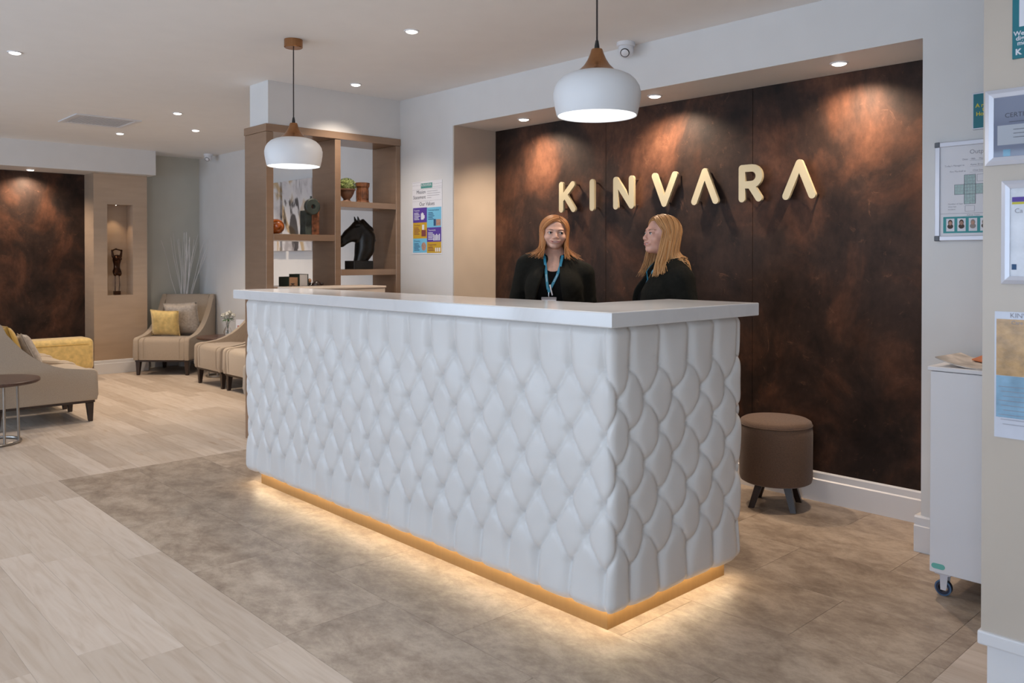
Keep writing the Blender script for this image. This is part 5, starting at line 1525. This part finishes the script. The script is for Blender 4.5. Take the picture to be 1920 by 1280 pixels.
    obj('teeth', bm, MAT['teeth'], body, 'all')
    # clothes
    def top_f(P):
        d = np.minimum(torso_f(P) - 0.004, 9)
        cut = s_ell(P, (0, 0.09, sz + 0.035), (0.078, 0.17, 0.085))
        cut = np.minimum(cut, s_rc(P, (0, -0.03, sz + 0.02), (0, -0.02, sz + 0.2), 0.085, 0.10))
        return smax(smax(d, -cut, 0.004), P[2] - (sz + 0.03), 0.004)
    def jacket_f(P):
        d = smin(torso_f(P) - 0.012, s_ell(P, (0, 0.022, 1.03), (0.165 * prm['f'], 0.135, 0.27)), 0.07)
        d = smin(d, s_rc(P, (-0.05, 0.055, sz - 0.15), (0.05, 0.055, sz - 0.15), 0.105, 0.105), 0.05)
        d = smin(d, arms_f(P, 0.012), 0.03)
        for (sh_, el, wr) in AR:      # padded shoulder heads
            d = smin(d, s_ell(P, (sh_[0] * 0.90, sh_[1], sh_[2] + 0.018), (0.055, 0.055, 0.042)), 0.03)
        d = d + 0.0022 * np.sin(P[2] * 95 + P[0] * 40 + 2 * np.sin(P[1] * 50)) * np.clip((1.22 - P[2]) * 6, 0, 1)
        xl = 0.035 + 0.27 * np.clip(sz + 0.02 - P[2], 0, 1); xr = -0.037 - 0.14 * np.clip(sz + 0.005 - P[2], 0, 1)
        op = np.maximum(np.maximum(P[0] - xl, xr - P[0]), 0.02 - P[1])
        d = smax(d, -op, 0.008)
        nkh = s_rc(P, (0, -0.012, sz - 0.005), (0, -0.02, sz + 0.2), 0.066, 0.105)
        d = smax(d, -nkh, 0.006)
        return smax(d, 0.80 - P[2], 0.006)
    jk = sdf_obj('jacket', jacket_f, (-0.40, -0.24, 0.78), (0.40, 0.36, sz + 0.10), 0.0050, MAT['jacket'], body)
    sdf_obj('top', top_f, (-0.24, -0.20, 0.80), (0.24, 0.24, sz + 0.05), 0.0055, MAT['top'], body)
    sdf_obj('trousers', lambda P: smax(smin(s_ell(P, (0, -0.012, 0.87), (0.185, 0.135, 0.13)) - 0.008, legs_f(P, 0.016), 0.04), np.maximum(0.07 - P[2], P[2] - 0.95), 0.01), (-0.28, -0.22, 0.05), (0.28, 0.22, 0.97), 0.011, MAT['trouser'], body)
    sdf_obj('shoes', lambda P: np.maximum(foot_f(P) - 0.005, P[2] - 0.06) if False else smax(foot_f(P) - 0.006, P[2] - 0.062, 0.004), (-0.2, -0.1, -0.02), (0.2, 0.18, 0.08), 0.006, MAT['black'], body)
    # hair: cap plus strands
    HV, HF, HA = [], [], []
    nv = 0
    cen = np.array((0, -0.012, 0.027))
    def cap_f(P):
        q = to_head(P)
        d = s_ell(q, tuple(cen), (0.0785, 0.0985, 0.0905))
        d = np.minimum(d, s_rc(q, (0, -0.052, 0.02), (0, -0.050, prm['nape']), 0.058, 0.050))
        front = (q[1] - (0.026 + 0.50 * q[2] - 0.22 * np.clip(np.abs(q[0] - prm['part']) - 0.01, 0, 1))) * 0.86
        return smax(d, front, 0.006) * sc
    V, F = surface_nets(cap_f, (hc[0] - 0.14, hc[1] - 0.17, hc[2] - 0.19), (hc[0] + 0.14, hc[1] + 0.14, hc[2] + 0.14), 0.004)
    HV.append(V); HF.append(F); HA.append(np.full(len(V), 0.30)); nv += len(V)
    rs = np.random.default_rng(prm['seed'])
    NS, NP, SEG = prm['n'], 20, 5
    ALL, META = [], []
    for s in (-1, 1):
        for i in range(NS):
            u = (i + rs.random()) / NS
            al = R(prm['a0'] + (178 - prm['a0']) * u)
            lay = rs.random()
            rad = np.array((0.0765, 0.0965, 0.0885)) + 0.0095 * lay
            yp = 0.070 - 0.155 * min(1, u * 1.15) + 0.01 * (rs.random() - 0.5)
            d0 = np.array(((prm['part'] + s * 0.002) / rad[0], yp / rad[1] * 0.95, 0)); d0[2] = math.sqrt(max(0.05, 1 - d0[0] ** 2 - d0[1] ** 2))
            d1 = np.array((s * math.sin(al), math.cos(al), -0.10)); d1 /= np.linalg.norm(d1)
            d0 /= np.linalg.norm(d0)
            pts = []
            om = math.acos(np.clip(d0 @ d1, -1, 1))
            for k in range(9):
                tt = k / 8
                d = (math.sin((1 - tt) * om) * d0 + math.sin(tt * om) * d1) / math.sin(om)
                pts.append(cen + rad * d)
            p1 = pts[-1]; tan = pts[-1] - pts[-2]
            ze = prm['len'] + 0.035 * rs.random() + (prm['back'] if u > 0.55 else 0.0)
            flick = prm['flick'] * (rs.random() ** 4.0); jx, jy = rs.normal(0, 0.004, 2); wv = rs.random() * 6.28
            for k in range(1, NP - 8):
                tt = k / (NP - 9)
                z = p1[2] + (ze - p1[2]) * tt
                o2 = np.array((p1[0], p1[1] - cen[1])); o2 = o2 / np.linalg.norm(o2)
                inw = prm['inw'] * math.sin(PI * tt * 0.9) * (1 - 0.5 * lay)
                rad_ = -inw + flick * max(0, tt - 0.55) ** 2 * 4.5
                x = p1[0] + o2[0] * rad_; sm = max(0, (tt - 0.45) / 0.55) ** 1.5
                y = p1[1] + o2[1] * rad_ * (1.0 if o2[1] < 0 else 0.5) + prm['fwd'] * tt * (1 - u) + (prm['drape'] if u < prm['split'] else -prm['drapeb']) * sm
                x += jx * tt + 0.0016 * math.sin(7 * tt + wv) * tt; y += jy * tt + 0.0016 * math.cos(6 * tt + wv) * tt
                pts.append(np.array((x, y, z)))
            ALL.append(np.array(pts)); META.append((s, u, lay))
    ALL = np.array(ALL)
    ALL = hc + (ALL * sv) @ Rm.T
    for _ in range(4):          # keep the strands outside the clothes and skin
        Q = tuple(ALL[:, :, a] for a in range(3)); e_ = 0.004
        fld = lambda q_: np.minimum(jacket_f(q_), skin_f(q_) + 0.002)
        dv = fld(Q)
        g = np.stack([fld(tuple(Q[b_] + e_ * (a == b_) for b_ in range(3))) - dv for a in range(3)], -1) / e_
        g /= np.linalg.norm(g, axis=-1)[..., None] + 1e-9
        push = np.clip(0.006 - dv, 0, 0.02); push[:, :8] = 0
        ALL = ALL + g * push[..., None]
    if True:
        for pts, (s, u, lay) in zip(ALL, META):
            w0 = 0.0023 + 0.0015 * rs.random()
            rr = np.array([w0 * (0.35 + 0.65 * min(1, k / 3)) * (1 - 0.72 * max(0, (k - 11) / (len(pts) - 12)) ** 1.3) for k in range(len(pts))])
            T = np.gradient(pts, axis=0); T /= np.linalg.norm(T, axis=1)[:, None] + 1e-9
            ctr = np.array(from_head((0, -0.012, 0.0))); outv = pts - ctr; outv[:, 2] *= 0.3
            N_ = outv - (outv * T).sum(1)[:, None] * T; N_ /= np.linalg.norm(N_, axis=1)[:, None] + 1e-9
            B_ = np.cross(T, N_)
            ang = 2 * PI * np.arange(SEG) / SEG
            ring = pts[:, None, :] + rr[:, None, None] * (0.55 * np.cos(ang)[None, :, None] * N_[:, None, :] + 1.25 * np.sin(ang)[None, :, None] * B_[:, None, :])
            m_ = len(pts); id_ = np.arange(m_ * SEG).reshape(m_, SEG)
            HV.append(ring.reshape(-1, 3)); j2 = np.roll(id_, -1, 1)
            HF.append(np.stack([id_[:-1], j2[:-1], j2[1:], id_[1:]], -1).reshape(-1, 4) + nv)
            HA.append(np.clip(np.full(m_ * SEG, rs.random()) * 0.6 + 0.4 * np.repeat(np.linspace(0.2, 1, m_), SEG), 0, 1)); nv += m_ * SEG
    me = np_mesh('hair', np.concatenate(HV), np.concatenate(HF))
    at = me.attributes.new('strand', 'FLOAT', 'POINT'); at.data.foreach_set('value', np.concatenate(HA).astype(f32)[:len(me.vertices)])
    me.materials.append(prm['hair'])
    link_mesh('hair', me, None, body)
    # lanyard lying on the chest
    def front_y(x, z):
        ys = np.linspace(0.30, -0.12, 421)
        P = (np.full(421, x), ys, np.full(421, z))
        d = np.minimum(np.minimum(jacket_f(P), top_f(P)), skin_f(P))
        k = np.argmax(d < 0); return ys[k]
    lan = None
    strips = []
    for pl in prm['lanyard']:
        n_ = 22; cum = np.linspace(0, 1, len(pl)); xs = np.interp(np.linspace(0, 1, n_), cum, [p_[0] for p_ in pl]); zs = np.interp(np.linspace(0, 1, n_), cum, [p_[1] for p_ in pl])
        ys = np.array([front_y(a, b) for a, b in zip(xs, zs)]) + 0.004
        ys = np.convolve(np.pad(ys, 2, mode='edge'), np.ones(5) / 5, 'valid') + 0.002
        bm = bmesh.new(); rows = []
        dirs = np.gradient(np.stack([xs, zs], 1), axis=0); dirs /= np.linalg.norm(dirs, axis=1)[:, None]
        for a, y_, b, dd in zip(xs, ys, zs, dirs):
            wx, wz = dd[1] * 0.0078, -dd[0] * 0.0078
            rows.append([bm.verts.new((a + wx, y_, b + wz)), bm.verts.new((a - wx, y_, b - wz)), bm.verts.new((a - wx, y_ + 0.0012, b - wz)), bm.verts.new((a + wx, y_ + 0.0012, b + wz))])
        for r0, r1 in zip(rows[:-1], rows[1:]):
            for q_ in range(4): bm.faces.new((r0[q_], r0[(q_ + 1) % 4], r1[(q_ + 1) % 4], r1[q_]))
        bm.faces.new(rows[0]); bm.faces.new(list(reversed(rows[-1])))
        o_ = obj('lanyard_strap', bm, MAT['lanyard'], body)
        # repeated white lettering along the strap
        bm = bmesh.new()
        text_bm(bm, 'KINVARA', 0.0105, 0, 0, 0)
        lg = sum(math.hypot(xs[i + 1] - xs[i], zs[i + 1] - zs[i]) for i in range(n_ - 1))
        s0 = lg * 0.62
        for v in bm.verts:
            tt = np.clip((s0 + v.co.x) / lg, 0, 1) * (n_ - 1); k0 = min(int(tt), n_ - 2); fr = tt - k0
            px = xs[k0] + (xs[k0 + 1] - xs[k0]) * fr; pz = zs[k0] + (zs[k0 + 1] - zs[k0]) * fr; py = ys[k0] + (ys[k0 + 1] - ys[k0]) * fr
            c2 = (v.co.z - 0.0037); v.co = Vector((px + dirs[k0][1] * c2, py + 0.0016, pz - dirs[k0][0] * c2))
        obj('lanyard_text', bm, MAT['ink_white'], o_)
        strips.append((xs[-1], ys[-1], zs[-1]))
    ex = np.mean([q_[0] for q_ in strips]); ey = max(q_[1] for q_ in strips); ez = min(q_[2] for q_ in strips)
    bm = bmesh.new(); box(bm, ex - 0.009, ex + 0.009, ey - 0.002, ey + 0.003, ez - 0.018, ez + 0.004, 0.002, 1); obj('lanyard_join', bm, MAT['lanyard'], body)
    bm = bmesh.new(); tube(bm, [(ex, ey + 0.001, ez - 0.016), (ex + 0.001, ey + 0.003, ez - 0.034), (ex, ey + 0.003, ez - 0.048)], 0.0032, 8); obj('badge_clip', bm, MAT['chrome'], body, True)
    bm = bmesh.new(); box(bm, ex - 0.047, ex + 0.047, ey + 0.001, ey + 0.004, ez - 0.115, ez - 0.046, 0.002, 1); bd = obj('name_badge', bm, MAT['badge'], body)
    bm = bmesh.new(); box(bm, ex - 0.043, ex + 0.043, ey + 0.0042, ey + 0.0046, ez - 0.110, ez - 0.062); obj('badge_card', bm, MAT['ink_white'], bd)
    if prm.get('pen'):
        bm = bmesh.new(); tube(bm, [(ex - 0.006, ey + 0.006, ez + 0.03), (ex - 0.022, ey + 0.006, ez - 0.035)], 0.0042, 8); obj('pen', bm, MAT['ink_white'], body, True)
    return t

make_person('blonde woman facing the counter in black open jacket with blue lanyard', (-3.60, 3.75), R(-144.2), dict(
    hc=(0.0, 0.02, 1.516), hs=(1.10, 1.0, 0.90), yaw=R(13), pitch=R(-2), roll=R(-2.5), sz=1.325, w=0.165, dzr=0.034, dzl=-0.014, f=1.06, smile=0.75,
    arms=[((0.186, -0.025, 1.312), (0.262, -0.075, 1.045), (0.085, 0.165, 0.955)), ((-0.182, -0.025, 1.258), (-0.205, -0.07, 1.01), (-0.075, 0.165, 0.945))],
    skin=MAT['skin'], hair=MAT['hair1'], part=-0.022, nape=-0.12, seed=3, n=280, a0=54, len=-0.185, back=0.0, flick=0.10, inw=0.010, fwd=0.018, drape=0.03, drapeb=0.024, split=0.4,
    gaze=(-0.42, 1, 0.02), pen=True,
    lanyard=[[(0.060, 1.385), (0.046, 1.31), (0.038, 1.25), (0.024, 1.165)], [(-0.056, 1.375), (-0.047, 1.31), (-0.028, 1.25), (0.012, 1.165)]]))
make_person('blonde woman in profile looking left in a black jacket', (-2.759, 3.767), R(-214), dict(
    hc=(0.0, 0.03, 1.484), hs=(1.0, 1.0, 0.95), yaw=R(9), pitch=R(6), roll=R(0), sz=1.282, w=0.155, dzr=0.0, dzl=0.0, f=1.0, smile=1.0,
    arms=[((0.162, -0.03, 1.235), (0.195, -0.06, 1.0), (0.075, 0.16, 0.93)), ((-0.162, -0.03, 1.235), (-0.195, -0.07, 1.0), (-0.075, 0.16, 0.92))],
    skin=MAT['skin2'], hair=MAT['hair2'], part=0.012, nape=-0.15, seed=8, n=280, a0=64, len=-0.255, back=-0.01, flick=0.05, inw=0.010, fwd=0.03, drape=0.010, drapeb=0.065, split=0.42,
    gaze=(0.05, 1, 0.0), pen=False,
    lanyard=[[(0.060, 1.345), (0.048, 1.28), (0.040, 1.22), (0.024, 1.12)], [(-0.056, 1.345), (-0.047, 1.28), (-0.030, 1.22), (0.010, 1.12)]]))
